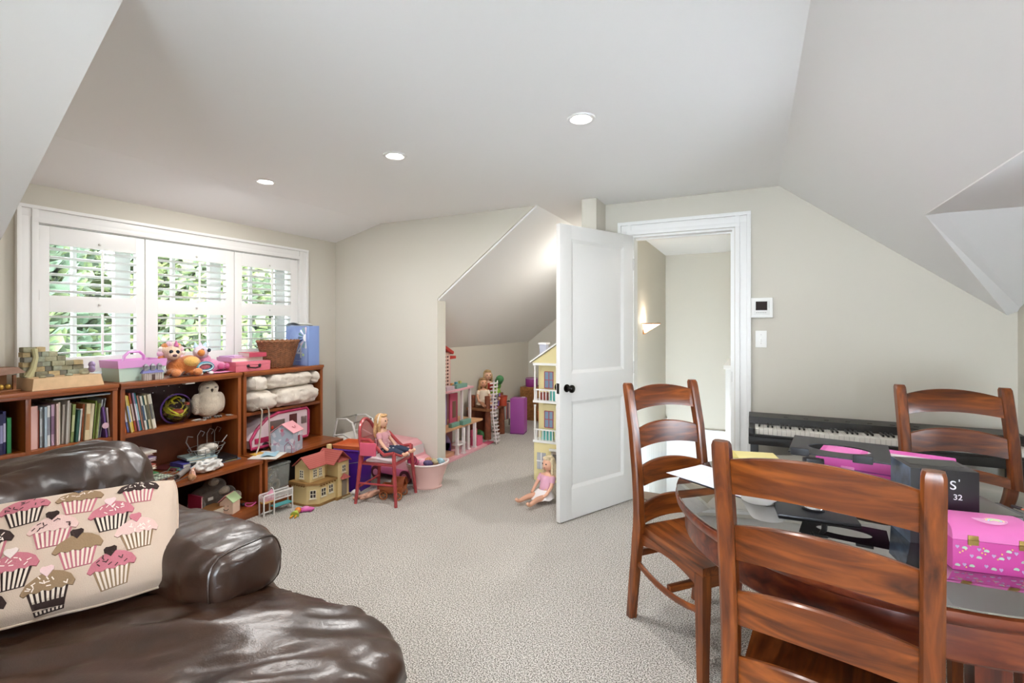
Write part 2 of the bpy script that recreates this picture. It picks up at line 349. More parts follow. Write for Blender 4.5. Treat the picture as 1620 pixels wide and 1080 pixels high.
for (x, y) in rim: b.cyl((.012, y*.15, .004), (x, y, .112), .0035, n=5)
b.out('frame', BR, t)
b = MB()
for i in range(5): b.add([(.014, rim[i][1]*.15, .006), (rim[i][0], rim[i][1], .108), (rim[i+1][0], rim[i+1][1], .108), (.014, rim[i+1][1]*.15, .006)], [[0, 1, 2, 3]])
b.out('glass_shade', mat('#fff0d8', .3, emit=1.6), t, 0)
b = MB(); b.ell((.05, 0, .085), (.02, .02, .03)); b.out('bulb', mat('#fff1dc', .3, emit=14), t)
def light(name, kind, loc, e, col, parent, size=.1, rx=0):
    l = bpy.data.lights.new(name, kind); l.energy = e; l.color = col
    if kind == 'AREA': l.shape = 'DISK'; l.size = size
    else: l.shadow_soft_size = size
    o = bpy.data.objects.new(name, l); COL.objects.link(o); o.parent = parent; o.location = loc; o.rotation_euler = (rx, 0, 0); return o
light('sconce_light', 'POINT', (.06, 0, .15), 1.2, (1, .9, .75), t, .02)
# ---------- ceiling downlights ----------
def downlight(x, y, lab, z=ZC, e=None):
    t = thing('downlight', lab, 'ceiling light', (x, y, z), 0, 'recessed downlights')
    b = MB(); b.lathe([(.045, -.002), (.05, -.006), (.062, -.005), (.066, 0), (.045, 0)], 28); b.out('trim_ring', WHITE, t)
    b = MB(); b.lathe([(.046, -.0015), (.02, -.004), (0, -.0045)], 24, None, False); b.out('lens', mat('#fff8ee', .4, emit=25), t)
    light('lamp', 'AREA', (0, 0, -.012), e or LAMP_W, (1, .985, .965), t, .09)
downlight(-.707, 2.13, 'round recessed downlight of the row nearest the open door')
downlight(-1.786, 2.14, 'round recessed downlight in the middle of the row of three')
downlight(-2.868, 2.15, 'round recessed downlight nearest the shuttered window')
downlight(-.707, .35, 'added round recessed downlight, out of view above the camera side of the room'); downlight(-.707, -1.4, 'added round recessed downlight, out of view near the wall behind')  # two unseen lamps, added to light the camera side of the room
downlight(-1.35, 4.75, 'round recessed downlight in the toy alcove ceiling', ZC, 10)
downlight(.15, 4.4, 'added round recessed downlight hidden over the stairs', 2.235, 3)  # lamp added to brighten the hall, placed where the doorway hides it
# ---------- wall controls ----------
WP = mat('#eeeeea', .4)
t = thing('thermostat', 'white wall thermostat with dark screen beside the door casing', 'thermostat', (.041, 3.759, 1.447))
b = MB(); b.bb(-.068, .068, -.026, 0, -.068, .068, .008); b.out('case', WP, t)
b = MB(); b.bb(-.05, .05, -.0285, -.02, -.05, .05, .002); b.out('face_plate', mat('#e4e4e0', .4), t)
b = MB(); b.bb(-.036, .034, -.0305, -.027, -.018, .042); b.out('screen', mat('#2c2320', .6, spec=.2), t)
for i in range(4): b = MB(); b.bb(.041, .047, -.031, -.027, -.0+i*.011, .006+i*.011); b.out('button', mat('#c8c8c4', .5), t)
for i in range(6): b = MB(); b.bb(-.034+i*.011, -.027+i*.011, -.031, -.027, -.037, -.031); b.out('button', mat('#bdbdb8', .5), t)
t = thing('light_switch', 'white light switch plate below the thermostat', 'light switch', (.038, 3.759, 1.233))
b = MB(); b.bb(-.034, .034, -.006, 0, -.057, .057, .003); b.out('plate', WP, t)
b = MB(); b.box((0, -.011, -.004), (.010, .016, .024), .002, T(0, 0, 0, 0, 20)); b.out('toggle', WP, t)
for z in (-.03, .03): b = MB(); b.cyl((0, -.0075, z), (0, -.004, z), .003); b.out('screw', mat('#c9c9c5', .4, .6), t)
# ---------- shuttered window ----------
WM = Matrix(((0, 0, 1, -3.684), (1, 0, 0, 0), (0, 1, 0, 0), (0, 0, 0, 1)))
wr = casing('window_1', WM, 1.30, 3.085, 1.04, 1.915, .095, 's', None, 'white three panel plantation shutters across the dormer window')
b = MB(); b.M = WM; b.bb(1.20, 3.185, 1.0, 1.03, -.02, .06, .005); b.bb(1.22, 3.165, .93, 1.0, 0, .02, .003); b.out('window_sill', WHITE, wr)
b = MB(); b.M = WM
b.bb(1.265, 1.30, 1.0, 1.925, -.17, 0); b.bb(3.072, 3.085, 1.0, 1.925, -.17, 0); b.bb(1.265, 3.085, 1.91, 1.925, -.17, 0); b.bb(1.265, 3.085, 1.0, 1.03, -.17, 0); b.out('reveal', WHITE, wr)
panels = ((1.302, 1.846, 1.352, 1.795), (1.852, 2.476, 1.928, 2.407), (2.482, 3.068, 2.543, 3.0))
lou = None
GLASS = glass_mat('window_glass')
for pi_, (p0, p1, o0, o1) in enumerate(panels):
    b = MB(); b.M = WM; c0, c1 = -.02, .012
    for s in ((p0, o0, 1.04, 1.905), (o1, p1, 1.04, 1.905), (o0, o1, 1.04, 1.135), (o0, o1, 1.405, 1.503), (o0, o1, 1.80, 1.905)): b.bb(s[0], s[1], s[2], s[3], c0, c1, .002)
    sh = b.out('shutter_panel', WHITE, wr)
    for (za, zb, n) in ((1.503, 1.80, 6), (1.135, 1.405, 5)):
        for k in range(n):
            b = MB(); w = (o1-o0); a = [(.032*cos(q), .0045*sin(q)) for q in [2*pi*i/10 for i in range(10)]]
            b.prism(a, -w/2, w/2, Matrix(((0, 0, 1, 0), (0, 1, 0, 0), (-1, 0, 0, 0), (0, 0, 0, 1))))
            lo = b.out('louver', WHITE, sh); lo.matrix_local = WM @ Matrix.Translation(((o0+o1)/2, za+(k+.5)*(zb-za)/n, -.006)) @ Matrix.Rotation(R(-9), 4, 'X')
        b = MB(); b.M = WM; xm = o0+.56*(o1-o0); b.bb(xm-.006, xm+.006, za+.01, zb-.01, .029, .038, .002); b.out('tilt_rod', WHITE, sh)
    for z in (1.455, 1.83): b = MB(); b.M = WM; b.ell(((o0+o1)/2+.02, z, .017), (.008, .008, .008), 10, 7); b.out('knob', mat('#d4d4d0', .3), sh)
    # outer sash, muntins and pane
    s0, s1 = p0+.02, p1-.02; b = MB(); b.M = WM
    for s in ((s0, s0+.03, 1.03, 1.91), (s1-.09, s1, 1.03, 1.91), (s0, s1, 1.03, 1.08), (s0, s1, 1.86, 1.91), (s0, s1, 1.43, 1.47)): b.bb(s[0], s[1], s[2], s[3], -.155, -.12)
    sash = b.out('sash', WHITE, wr)
    b = MB(); b.M = WM; xm = s0+.40*(s1-s0); b.bb(xm-.011, xm+.011, 1.05, 1.9, -.15, -.125); b.out('muntin', WHITE, sash)
    b = MB(); b.M = WM; b.bb(s0, s1, 1.03, 1.91, -.142, -.138); b.out('pane', GLASS, sash)
for z in (1.15, 1.5, 1.85):
    b = MB(); b.M = WM; b.cyl((1.3015, z-.03, .016), (1.3015, z+.03, .016), .005, n=8); b.out('hinge', mat('#d9d9d6', .3, .2), wr)
# right dormer window, out of view, added to let in daylight
w2 = bpy.data.objects.new('added_window_right', None); COL.objects.link(w2); struct(w2, 'added white framed dormer window, out of view on the right wall')
b = MB()
for s in ((wy0-.07, wy0+.04, wz0-.07, wz1+.07), (wy1-.04, wy1+.07, wz0-.07, wz1+.07), (wy0, wy1, wz1-.04, wz1+.07), (wy0, wy1, wz0-.07, wz0+.04), (1.98, 2.02, wz0, wz1)): b.bb(1.315, 1.37, s[0], s[1], s[2], s[3], .003)
b.out('frame', WHITE, w2)
b = MB(); b.bb(1.39, 1.394, wy0, wy1, wz0, wz1); b.out('pane', GLASS, w2)
w3 = bpy.data.objects.new('added_window_gable', None); COL.objects.link(w3); struct(w3, 'added white framed gable window, out of view in the wall behind')  # unseen window, added behind the camera for frontal fill daylight
b = MB()
for s in ((gx0-.07, gx0+.04, gz0-.07, gz1+.07), (gx1-.04, gx1+.07, gz0-.07, gz1+.07), (gx0, gx1, gz1-.04, gz1+.07), (gx0, gx1, gz0-.07, gz0+.04), ((gx0+gx1)/2-.03, (gx0+gx1)/2+.03, gz0, gz1)): b.bb(s[0], s[1], -2.74, -2.68, s[2], s[3], .003)
b.out('frame', WHITE, w3)
b = MB(); b.bb(gx0, gx1, -2.76, -2.757, gz0, gz1); b.out('pane', GLASS, w3)
# ---------- outside ----------
LEAF = [mat(c, .6) for c in ('#46522c', '#333f28', '#646f40', '#3a4a36')]
TRUNK = mat('#4d3d2d', .8)
def bush(name, lab, loc, r, n, li, seed):
    rnd = random.Random(seed); t = thing(name, lab, 'tree', loc, 0, 'trees outside the dormer window')
    b = MB(); b.cyl((0, 0, 0), (0, 0, r[2]*.9), .09, .05); b.out('trunk', TRUNK, t)
    vs = []; fs = []
    for i in range(n):
        d = V((rnd.gauss(0, 1), rnd.gauss(0, 1), rnd.gauss(0, 1))).normalized(); q = rnd.uniform(.72, 1)**.5*(1+.18*noise.noise(d*3+V((seed, 0, 0))))
        c = V((d.x*r[0]*q, d.y*r[1]*q, r[2]*.95+d.z*r[2]*q)); a = V((rnd.uniform(-1, 1), rnd.uniform(-1, 1), rnd.uniform(-1, 1))).normalized(); e = a.orthogonal().normalized()
        s = rnd.uniform(.09, .17); o = len(vs); vs += [c-a*s, c+e*s*.45, c+a*s, c-e*s*.45]; fs.append([o, o+1, o+2, o+3])
    me = bpy.data.meshes.new('foliage'); me.from_pydata(vs, [], fs)
    for k in range(3): me.materials.append(LEAF[(li+k) % 4])
    for i, p in enumerate(me.polygons): p.material_index = (i*7+i//3) % 3
    fo = link('foliage', me, t); fo['kind'] = 'stuff'
bush('leafy_tree', 'leafy green tree outside behind the leftmost shutter panel', (-7.2, 1.75, -2.5), (1.2, 1.3, 3.3), 15000, 3, 1)
bush('leafy_tree', 'yellow green tree outside behind the middle shutter panel', (-7.6, 4.75, -2.5), (1.2, 1.25, 3.2), 15000, 0, 2)
bush('leafy_tree', 'bright green tree outside behind the right shutter panel', (-7.8, 7.9, -2.5), (1.2, 1.35, 3.3), 15000, 1, 3)
bush('leafy_tree', 'dark green tree farther off behind the other trees', (-10.5, 3.2, -2.5), (1.4, 1.6, 3.6), 14000, 2, 4)
bush('leafy_tree', 'olive green tree farther off behind the middle shutter panel', (-10.8, 6.9, -2.5), (1.5, 1.7, 3.6), 14000, 0, 6)
bush('leafy_tree', 'grey green tree farthest away seen through the right shutters', (-11.2, 10.6, -2.5), (1.5, 1.7, 3.6), 14000, 3, 7)
b = MB(); b.bb(-30, -4.2, -15, 25, -2.7, -2.6); struct(b.out('ground', mat('#6b8048', .9, var=.3, vs=2), None, 0), 'grass outside the house')
# ---------- dining chairs ----------
def make_chair(lab):
    t = thing('ladder_back_chair', lab, 'chair', group='ladder back chairs round the table')
    prof = [(-.262, 0), (-.235, .22), (-.205, .43), (-.212, .62), (-.243, .85), (-.292, 1.065)]
    hw = .188
    for sx in (-1, 1):
        b = MB(); P = []; n = len(prof)
        def at(z):
            for (a, c) in zip(prof, prof[1:]):
                if z <= c[1]: k = (z-a[1])/(c[1]-a[1]); return a[0]+k*(c[0]-a[0])
            return prof[-1][0]
        zs = [0, .06, .14, .22, .3, .37, .43, .5, .58, .66, .75, .85, .95, 1.03, 1.052, 1.062]; vs = []
        for i, z in enumerate(zs):
            y = at(z); w = .0195; d = .021 if z > .1 else .019
            if i == len(zs)-2: w, d = .019, .0195
            if i == len(zs)-1: w, d = .0165, .0145
            if .35 < z < .5: d = .026
            c = .006
            vs += [(sx*hw+dx, y+dy, z) for dx, dy in ((-w+c, -d), (w-c, -d), (w, -d+c), (w, d-c), (w-c, d), (-w+c, d), (-w, d-c), (-w, -d+c))]
        k = 8; fs = [[i*k+j, i*k+(j+1) % k, (i+1)*k+(j+1) % k, (i+1)*k+j] for i in range(len(zs)-1) for j in range(k)]
        fs += [list(range(k))[::-1], list(range(len(vs)-k, len(vs)))]
        b.add(vs, fs); b.out('back_post', chairwood(2), t)
    for zc in (.975, .81, .645, .48):
        def ring(u, zz, yy): return (u*(hw-.014), at(zz)-.028*(1-u*u)+yy, zz)
        vs = []; N = 15; b = MB()
        for i in range(N):
            u = -1+2*i/(N-1); up = .028*(1-u*u)
            for (dz, dy) in ((-.040+up*.55, -.008), (.040+up, -.008), (.044+up, -.004), (.044+up, .004), (.040+up, .008), (-.040+up*.55, .008)):
                p = ring(u, zc, dy); vs.append((p[0], at(zc+dz)-.022*(1-u*u)+dy, zc+dz))
        k = 6; fs = [[i*k+j, i*k+(j+1) % k, (i+1)*k+(j+1) % k, (i+1)*k+j] for i in range(N-1) for j in range(k)]
        fs += [list(range(k)), list(range(len(vs)-k, len(vs)))]
        b.add(vs, fs); b.out('back_slat', chairwood(0), t)
    def seat(u, v):
        y = -.20+.41*v; w = .178+.037*v; x = -w+2*w*u
        return (x, y, .438-.010*(1-(2*u-1)**4)*sin(pi*v)*1.0)
    b = MB(); b.grid(seat, 15, 13)
    e = [seat(i/14, 0) for i in range(15)]+[seat(1, j/12) for j in range(1, 13)]+[seat(i/14, 1) for i in range(13, -1, -1)]+[seat(0, j/12) for j in range(11, 0, -1)]
    n = len(e); vs = e+[(x, y, .405) for x, y, z in e]; b.add(vs, [[i, (i+1) % n, n+(i+1) % n, n+i] for i in range(n)]+[list(range(n, 2*n))])
    b.out('seat', chairwood(1), t)
    for sx in (-1, 1):
        b = MB()
        sec = [(.435, .021), (.34, .021), (.2, .018), (0, .0155)]; vs = []
        for z, w in sec: vs += [(sx*.196+dx*w, .19+dy*w, min(z, .406)) for dx, dy in ((-1, -1), (1, -1), (1, 1), (-1, 1))]
        b.add(vs, [[i*4+j, i*4+(j+1) % 4, i*4+4+(j+1) % 4, i*4+4+j] for i in range(3) for j in range(4)]+[[0, 1, 2, 3], [12, 13, 14, 15]]); b.out('front_leg', chairwood(2), t)
        b = MB(); b.tube([(sx*(.184+.012*k/6), -.215+.39*k/6, .262-.03*(1-((k-3)/3)**2)) for k in range(7)], .0135, 8, sx=.8); b.out('side_stretcher', chairwood(1), t)
        b = MB(); vs = []
        for k in range(9):
            u = k/8; x = sx*(.176+.022*u); y = -.185+.365*u; lo = .352+.03*sin(pi*u); vs += [(x-.01, y, lo), (x+.01, y, lo), (x+.01, y, .405), (x-.01, y, .405)]
        b.add(vs, [[i*4+j, i*4+(j+1) % 4, i*4+4+(j+1) % 4, i*4+4+j] for i in range(8) for j in range(4)]+[[0, 1, 2, 3], [32, 33, 34, 35]]); b.out('seat_rail', chairwood(1), t)
    b = MB(); b.bb(-.18, .18, .178, .2, .352, .405, .004); b.out('seat_rail', chairwood(0), t)
    b = MB(); b.bb(-.17, .17, -.215, -.195, .36, .405, .004); b.out('seat_rail', chairwood(0), t)
    b = MB(); b.bb(-.185, .185, -.025, .0, .235, .262, .005); b.out('cross_stretcher', chairwood(0), t)
    b = MB(); b.bb(-.172, .172, -.243, -.224, .285, .315, .005); b.out('back_stretcher', chairwood(0), t)
    return t
ch = make_chair('brown wooden ladder back chair in the foreground with its back to the camera'); ch.location = (.176, 1.483, 0); ch.rotation_euler.z = R(-12.5)
c2 = dup(ch); c2.location = (-.185, 2.215, 0); c2.rotation_euler.z = R(-131.6); c2['label'] = 'brown wooden ladder back chair left of the table beside the open door'
c3 = dup(ch); c3.location = (.812, 2.498, 0); c3.rotation_euler.z = R(-172); c3['label'] = 'brown wooden ladder back chair behind the table in front of the piano'
# ---------- round table ----------
TX, TY, TZ = .35, 1.908, .75; TR = .61
t = thing('round_table', 'round dark wooden dining table with glass over its top', 'table', (TX, TY, 0))
def halfdisc(sg, r0, z0, z1, g=.0012):
    pts = [(r0*cos(a), r0*sin(a)) for a in [-pi/2+sg*(-0)+pi*k/36 for k in range(37)]]
    pts = [(max(g, x), y) for x, y in pts]
    if sg < 0: pts = [(-x, y) for x, y in pts][::-1]
    return pts
RA = Matrix.Rotation(R(-8), 4, 'Z')
for sg in (-1, 1):
    b = MB()
    def ringlay(r, z): return [(max(.0, r*cos(-pi/2+pi*k/40))*sg, r*sin(-pi/2+pi*k/40), z) for k in range(41)]
    prof = [(.57, .712), (.600, .714), (.607, .722), (.610, .735), (.607, .744), (.598, .7495)]
    vs = []
    for r, z in prof: vs += ringlay(r, z)
    n = 41; fs = [[i*n+j, i*n+(j+1) % n, (i+1)*n+(j+1) % n, (i+1)*n+j] for i in range(len(prof)-1) for j in range(n)]; fs += [list(range(n)), list(range(len(vs)-n, len(vs)))]
    b.add(vs, fs, RA); b.out('table_top', tablewood(0), t)
    b = MB(); vs = []
    for r, z in ((.545, .712), (.575, .712), (.578, .70), (.578, .63), (.57, .622), (.545, .622)): vs += [(max(.0, r*cos(-pi/2+pi*k/40))*sg, r*sin(-pi/2+pi*k/40), z) for k in range(41)]
    b.add(vs, [[i*n+j, i*n+j+1, ((i+1) % 6)*n+j+1, ((i+1) % 6)*n+j] for i in range(6) for j in range(n-1)]+[[i*n for i in range(6)], [i*n+40 for i in range(6)]], RA)
    b.out('apron', tablewood(0), t)
b = MB(); b.lathe([(0, .7496), (.604, .7496), (.6065, .751), (.6065, .7548), (.604, .7565), (0, .7565)], 72, None, False)
gm = bpy.data.materials.new('table_glass'); gm.use_nodes = True; p_ = gm.node_tree.nodes['Principled BSDF']
p_.inputs['Base Color'].default_value = (.94, 1, .97, 1); p_.inputs['Transmission Weight'].default_value = 1; p_.inputs['Roughness'].default_value = .01; p_.inputs['IOR'].default_value = 1.5
gt = glass_mat('table_glass_pane', (.93, .97, .95, 1), 0, 2.0, .65); b.out('glass_top', gt, t)
for (lx, ly) in ((.14, -.38), (.40, .12), (-.16, .40), (-.42, -.12)):
    b = MB(); vs = []
    for z, w in ((.712, .034), (.6, .034), (.3, .030), (0, .024)): vs += [(lx+dx*w, ly+dy*w, z) for dx, dy in ((-1, -1), (1, -1), (1, 1), (-1, 1))]
    b.add(vs, [[i*4+j, i*4+(j+1) % 4, i*4+4+(j+1) % 4, i*4+4+j] for i in range(3) for j in range(4)]+[[0, 1, 2, 3], [12, 13, 14, 15]]); b.out('leg', tablewood(2), t)
# ---------- sofa ----------
LEA = leather_mat()
def wrk(amp, ang, fl, fc, sd, fine=.25):      # long soft folds running along ang, finer creases on top
    ca, sa = cos(R(ang)), sin(R(ang))
    def fn(w, q):
        u = w.x*ca+w.y*sa; v = -w.x*sa+w.y*ca; v += .06*noise.noise(V((u*2.5, v*2, sd)))
        p = V((u*fl+sd, v*fc, w.z*fc*.6)); d = noise.noise(p); d2 = noise.noise(p*2.3+V((5, 2, 1)))
        n = V((q.x**3, q.y**3, q.z**3))
        if n.length > 0: n.normalize()
        d3 = noise.noise(V((u*fl*2.2+9, v*fc*3.1+sd, w.z*9))); cr = max(0, 1-abs(d3)*5)
        return w+n*amp*(d*1.1+fine*(1-2*abs(d2))-.10*cr)
    return fn
sf = thing('leather_sofa', 'dark brown leather chaise sofa in the left foreground', 'sofa', (0, 0, 0))
def seatfn(w, q):
    w = wrk(.034, 42, 1.7, 6.2, 1.7, .42)(w, q)
    if q.z > 0: w.z -= .02*max(0, (w.x+1.3)/.45)**2 if w.x > -1.3 else 0
    return w
soft(-1.585, .42, .345, .755, .745, .125, 72, 7, seatfn).out('seat_cushion', LEA, sf)
soft(-1.62, .42, .14, .69, .70, .13, 14, 9).out('base', LEA, sf)
def armfn(w, q):
    w = wrk(.012, 80, 2.5, 8, 4.2, .5)(w, q)
    k = (w.x+1.85)/.4; w.z += .008*k-.022*max(0, abs(q.y)-.6)*2*(1 if q.z > 0 else 0)
    return w
soft(-1.86, 1.045, .525, .41, .155, .105, 52, 4.2, armfn).out('arm_pad', LEA, sf)
soft(-1.87, 1.07, .26, .375, .115, .22, 20, 6, wrk(.006, 80, 3, 8, 8)).out('arm', LEA, sf)
pp = []
for k in range(36):
    a = 2*pi*k/36; q = (1-.90**4.2)**(1/4.2)/(abs(cos(a))**4.2+abs(sin(a))**4.2)**(1/4.2); pp.append(armfn(V((-1.86+.41*.90, 1.045+.155*q*cos(a), .525+.105*q*sin(a))), V((.9, q*cos(a), q*sin(a)))))
b = MB(); b.tube(pp, .005, 6, True); b.out('piping', LEA, sf)
def backfn(w, q):
    w = wrk(.030, 62, 2.5, 7, 9.3, .45)(w, q); w.x -= .25*(w.z-.62); w.z += .05*(w.y-.85) if w.y > .5 else 0; w.z += .03*max(0, q.y)**3*max(0, q.z)
    return w
soft(-2.36, .80, .60, .15, .37, .225, 56, 4.2, backfn).out('back_cushion', LEA, sf)
soft(-2.36, .06, .62, .15, .36, .235, 24, 3.6, backfn).out('back_cushion', LEA, sf)
soft(-2.50, .42, .42, .10, .72, .40, 12, 8).out('back_frame', LEA, sf)
# ---------- cupcake pillow ----------
pl = thing('cupcake_pillow', 'cream rectangular throw pillow with appliqued cupcakes leaning on the sofa', 'pillow')
PW, PHt = .56, .385
ax = V((.44, .898, 0)).normalized(); uz = (V((-.23, .1127, .262))).normalized(); nz = ax.cross(uz).normalized()
pl.matrix_world = Matrix(((ax.x, uz.x, nz.x, -1.895), (ax.y, uz.y, nz.y, .752), (ax.z, uz.z, nz.z, .635), (0, 0, 0, 1)))
def pz(x, y):      # pillow thickness, pinched at the edges
    a = max(0, 1-abs(x/(PW/2))**2.6)**.5; c = max(0, 1-abs(y/(PHt/2))**2.6)**.5
    return .088*(a*c)**.85+.006*noise.noise(V((x*11, y*11, 1)))*(a*c)
b = MB()
def edge(x, y):
    a, c = 2*x/PW, 2*y/PHt; k = 1-.05*(a*a*c*c)**2
    return x*k*(1-.035*(1-c*c)*abs(a)**3)+.006*noise.noise(V((x*9, y*9, 4)))*abs(a), y*k*(1-.05*(1-a*a)*abs(c)**3)+.006*noise.noise(V((x*8, y*8, 9)))*abs(c)
for sg in (1, -1):
    def fn(u, v):
        x = (u-.5)*PW; y = (v-.5)*PHt; X, Y = edge(x, y); return (X, Y, sg*pz(x, y))
    b.grid(fn, 49, 37)
CREAM = mat('#cdb7a4', .9, bump=.25, bs=420, sheen=.2)
b.out('cover', CREAM, pl, 60)
def onp(x, y, h): X, Y = edge(x, y); return (X, Y, pz(x, y)+h)
e_ = [onp(-PW/2, -PHt/2+PHt*k/30, 0) for k in range(31)]+[onp(-PW/2+PW*k/40, PHt/2, 0) for k in range(1, 41)]+[onp(PW/2, PHt/2-PHt*k/30, 0) for k in range(1, 31)]+[onp(PW/2-PW*k/40, -PHt/2, 0) for k in range(1, 40)]
b = MB(); b.tube(e_, .004, 6, True); b.out('piping', CREAM, pl)
def patch(nm, poly, h, m, parent, cx, cy, sc, rot):
    bm = bmesh.new(); c_, s_ = cos(rot), sin(rot)
    q = [bm.verts.new((cx+(x*c_-y*s_)*sc, cy+(x*s_+y*c_)*sc, 0)) for x, y in poly]; f = bm.faces.new(q)
    bmesh.ops.triangulate(bm, faces=bm.faces[:])
    for _ in range(2):
        bmesh.ops.subdivide_edges(bm, edges=[e for e in bm.edges if e.calc_length() > .012], cuts=1)
        bmesh.ops.triangulate(bm, faces=bm.faces[:])
    top = [onp(v.co.x, v.co.y, h) for v in bm.verts]; bm.verts.index_update()
    k = len(top); fs = [[v.index for v in f.verts] for f in bm.faces]
    bnd = [(e.verts[0].index, e.verts[1].index) for e in bm.edges if e.is_boundary]
    low = [(x, y, z-h-.001) for x, y, z in top]; o = MB(); o.add(top+low, fs+[[a, c, c+k, a+k] for a, c in bnd]); bm.free()
    return o.out(nm, m, parent, 50)
FE = lambda c: mat(c, .95, bump=.2, bs=300)
PINK, DBR, TAN, LPK = '#bc6f7a', '#33221e', '#92775a', '#dcbab2'
cups = [(-.245, .125, LPK, TAN, '#bc6f7a', 0), (-.11, .125, PINK, DBR, None, 0), (.015, .13, TAN, PINK, '#3a3a48', 0), (.165, .135, DBR, PINK, None, 1), 
        (-.18, .03, DBR, PINK, '#bc6f7a', 1), (-.04, .035, LPK, PINK, DBR, 1), (.095, .052, PINK, DBR, '#e6c6c6', 0),
        (-.25, -.075, LPK, DBR, DBR, 0), (-.12, -.06, PINK, DBR, '#e6d6d0', 1), (.02, -.04, TAN, PINK, DBR, 0), (.16, -.02, LPK, TAN, '#bc6f7a', 1),
        (-.18, -.15, DBR, PINK, '#bc6f7a', 1), (-.04, -.135, TAN, DBR, '#e6c6c6', 1), (.10, -.115, PINK, TAN, DBR, 1)]
heart = [(0, -.22), (.2, .02), (.22, .14), (.14, .22), (.05, .2), (0, .13), (-.05, .2), (-.14, .22), (-.22, .14), (-.2, .02)]
for i, (cx, cy, fr, wc, top, spr) in enumerate(cups):
    sc = .073; rot = R(3+3*sin(i*2.1))
    wr_ = patch('cupcake_patch', [(-.62, .05), (.62, .05), (.42, -.75), (-.42, -.75)], .0025, FE(wc), pl, cx, cy, sc, rot)
    sb = MB()
    for k in range(7):
        u = -.85+1.7*k/6; x0 = u*.58; x1 = u*.40; w0, w1 = .045, .03
        P = [onp(cx+((x)*cos(rot)-y*sin(rot))*sc, cy+((x)*sin(rot)+y*cos(rot))*sc, .0045) for x, y in [(x0-w0, .05), (x0+w0, .05), ((x0+x1)/2+.038, -.35), (x1+w1, -.74), (x1-w1, -.74), ((x0+x1)/2-.038, -.35)]]
        sb.add(P, [[0, 1, 2, 5], [5, 2, 3, 4]])
    sb.out('wrapper_stripes', FE('#e3d2c2'), wr_, 0)
    fp = [(-.78, 0), (-.62, .3), (-.3, .5), (-.1, .58), (.15, .6), (.45, .48), (.68, .3), (.8, .05), (.72, -.12), (.55, -.05), (.4, -.12), (.22, -.04), (.05, -.12), (-.15, -.03), (-.32, -.1), (-.52, -.02), (-.68, -.1)]
    patch('frosting', fp, .0055, FE(fr), wr_, cx, cy, sc, rot)
    if top: patch('topping', heart, .0075, FE(top), wr_, cx-.004, cy+.6*sc, sc*.95, rot)
    if spr or i in (1, 2, 6):
        rn = random.Random(i); sb = MB()
        for k in range(18):
            x, y = rn.uniform(-.6, .62), rn.uniform(.02, .5); 
            if abs(x) > .75-y: continue
            a = rn.uniform(0, pi); dx, dy = .07*cos(a), .07*sin(a); ex, ey = -dy*.28, dx*.28
            sb.add([onp(cx+px*sc, cy+py*sc, .0072) for px, py in ((x-dx-ex, y-dy-ey), (x+dx-ex, y+dy-ey), (x+dx+ex, y+dy+ey), (x-dx+ex, y-dy+ey))], [[0, 1, 2, 3]])
        sb.out('sprinkles', FE('#4a3230' if fr in (LPK, PINK) and i % 2 else '#ecdcd0'), wr_, 0)
b = MB(); b.box((PW/2+.008, -.115, 0), (.02, .03, .002)); b.out('care_label', mat('#e8e6e2', .8), pl)
# ---------- bookcases ----------
def bookcase(Y0, Y1, lab, div=None, dots=False):
    t = thing('bookcase', lab, 'bookcase', (-3.66, Y0, 0), 0, 'stepped bookcases under the window'); L = Y1-Y0; w = shelfwood(1); wz = shelfwood(2)
    def pc(nm, x0, x1, y0, y1, z0, z1, m=w, bv=.002): b = MB(); b.bb(x0, x1, y0, y1, z0, z1, bv); return b.out(nm, m, t)
    b = MB(); b.bb(0, .326, -.003, L+.003, .963, .985, .004); b.bb(0, .319, .0, L, .948, .9635, .003); b.out('top_panel', w, t)
    for y in (0, L-.024): pc('side_panel', .004, .313, y, y+.024, .376, .949, wz)
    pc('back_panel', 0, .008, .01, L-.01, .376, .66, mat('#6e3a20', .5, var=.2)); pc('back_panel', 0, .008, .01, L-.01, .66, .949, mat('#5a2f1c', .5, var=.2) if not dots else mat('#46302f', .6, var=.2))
    pc('shelf', .01, .308, .0245, L-.0245, .655, .677)
    if div: pc('divider', .01, .309, div-Y0-.011, div-Y0+.011, .376, .949, wz)
    pc('base_top', 0, .555, -.004, L-.002, .352, .375, w, .004)
    for y in (0, L-.026): pc('base_side', .004, .548, y, y+.022, 0, .352, wz)
    pc('base_bottom', .01, .54, .024, L-.028, .05, .07); pc('plinth', .53, .55, .001, L-.005, 0, .069)
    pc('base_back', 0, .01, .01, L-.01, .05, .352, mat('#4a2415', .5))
    if dots:
        rn = random.Random(3)
        for (y, z) in ((.27, .90), (.35, .91), (.43, .905), (.33, .87), (.40, .875), (.50, .89)): b = MB(); b.cyl((.008, y, z), (.0095, y, z), .004, n=8); b.out('sticker', mat('#d8d2cc', .6), t)
        b = MB(); b.bb(.27, .31, .37, .43, .938, .9475, .003); b.out('shelf_clip', mat('#e6e2da', .5), t)
    return t
bookcase(.785, 1.541, 'stepped cherry bookcase at the left end, full of upright books', 1.149)
bookcase(1.556, 2.312, 'stepped cherry bookcase in the middle with owl plush and toy ball', None, True)
bookcase(2.330, 3.062, 'stepped cherry bookcase at the right end stuffed with cloth bundles')
ORD = ['first', 'second', 'third', 'fourth', 'fifth', 'sixth', 'seventh', 'eighth', 'ninth', 'tenth', 'eleventh', 'twelfth', 'thirteenth', 'fourteenth', 'fifteenth', 'sixteenth', 'seventeenth', 'eighteenth', 'nineteenth', 'twentieth', 'twenty-first', 'twenty-second']
PAGES = mat('#e4dccb', .8)
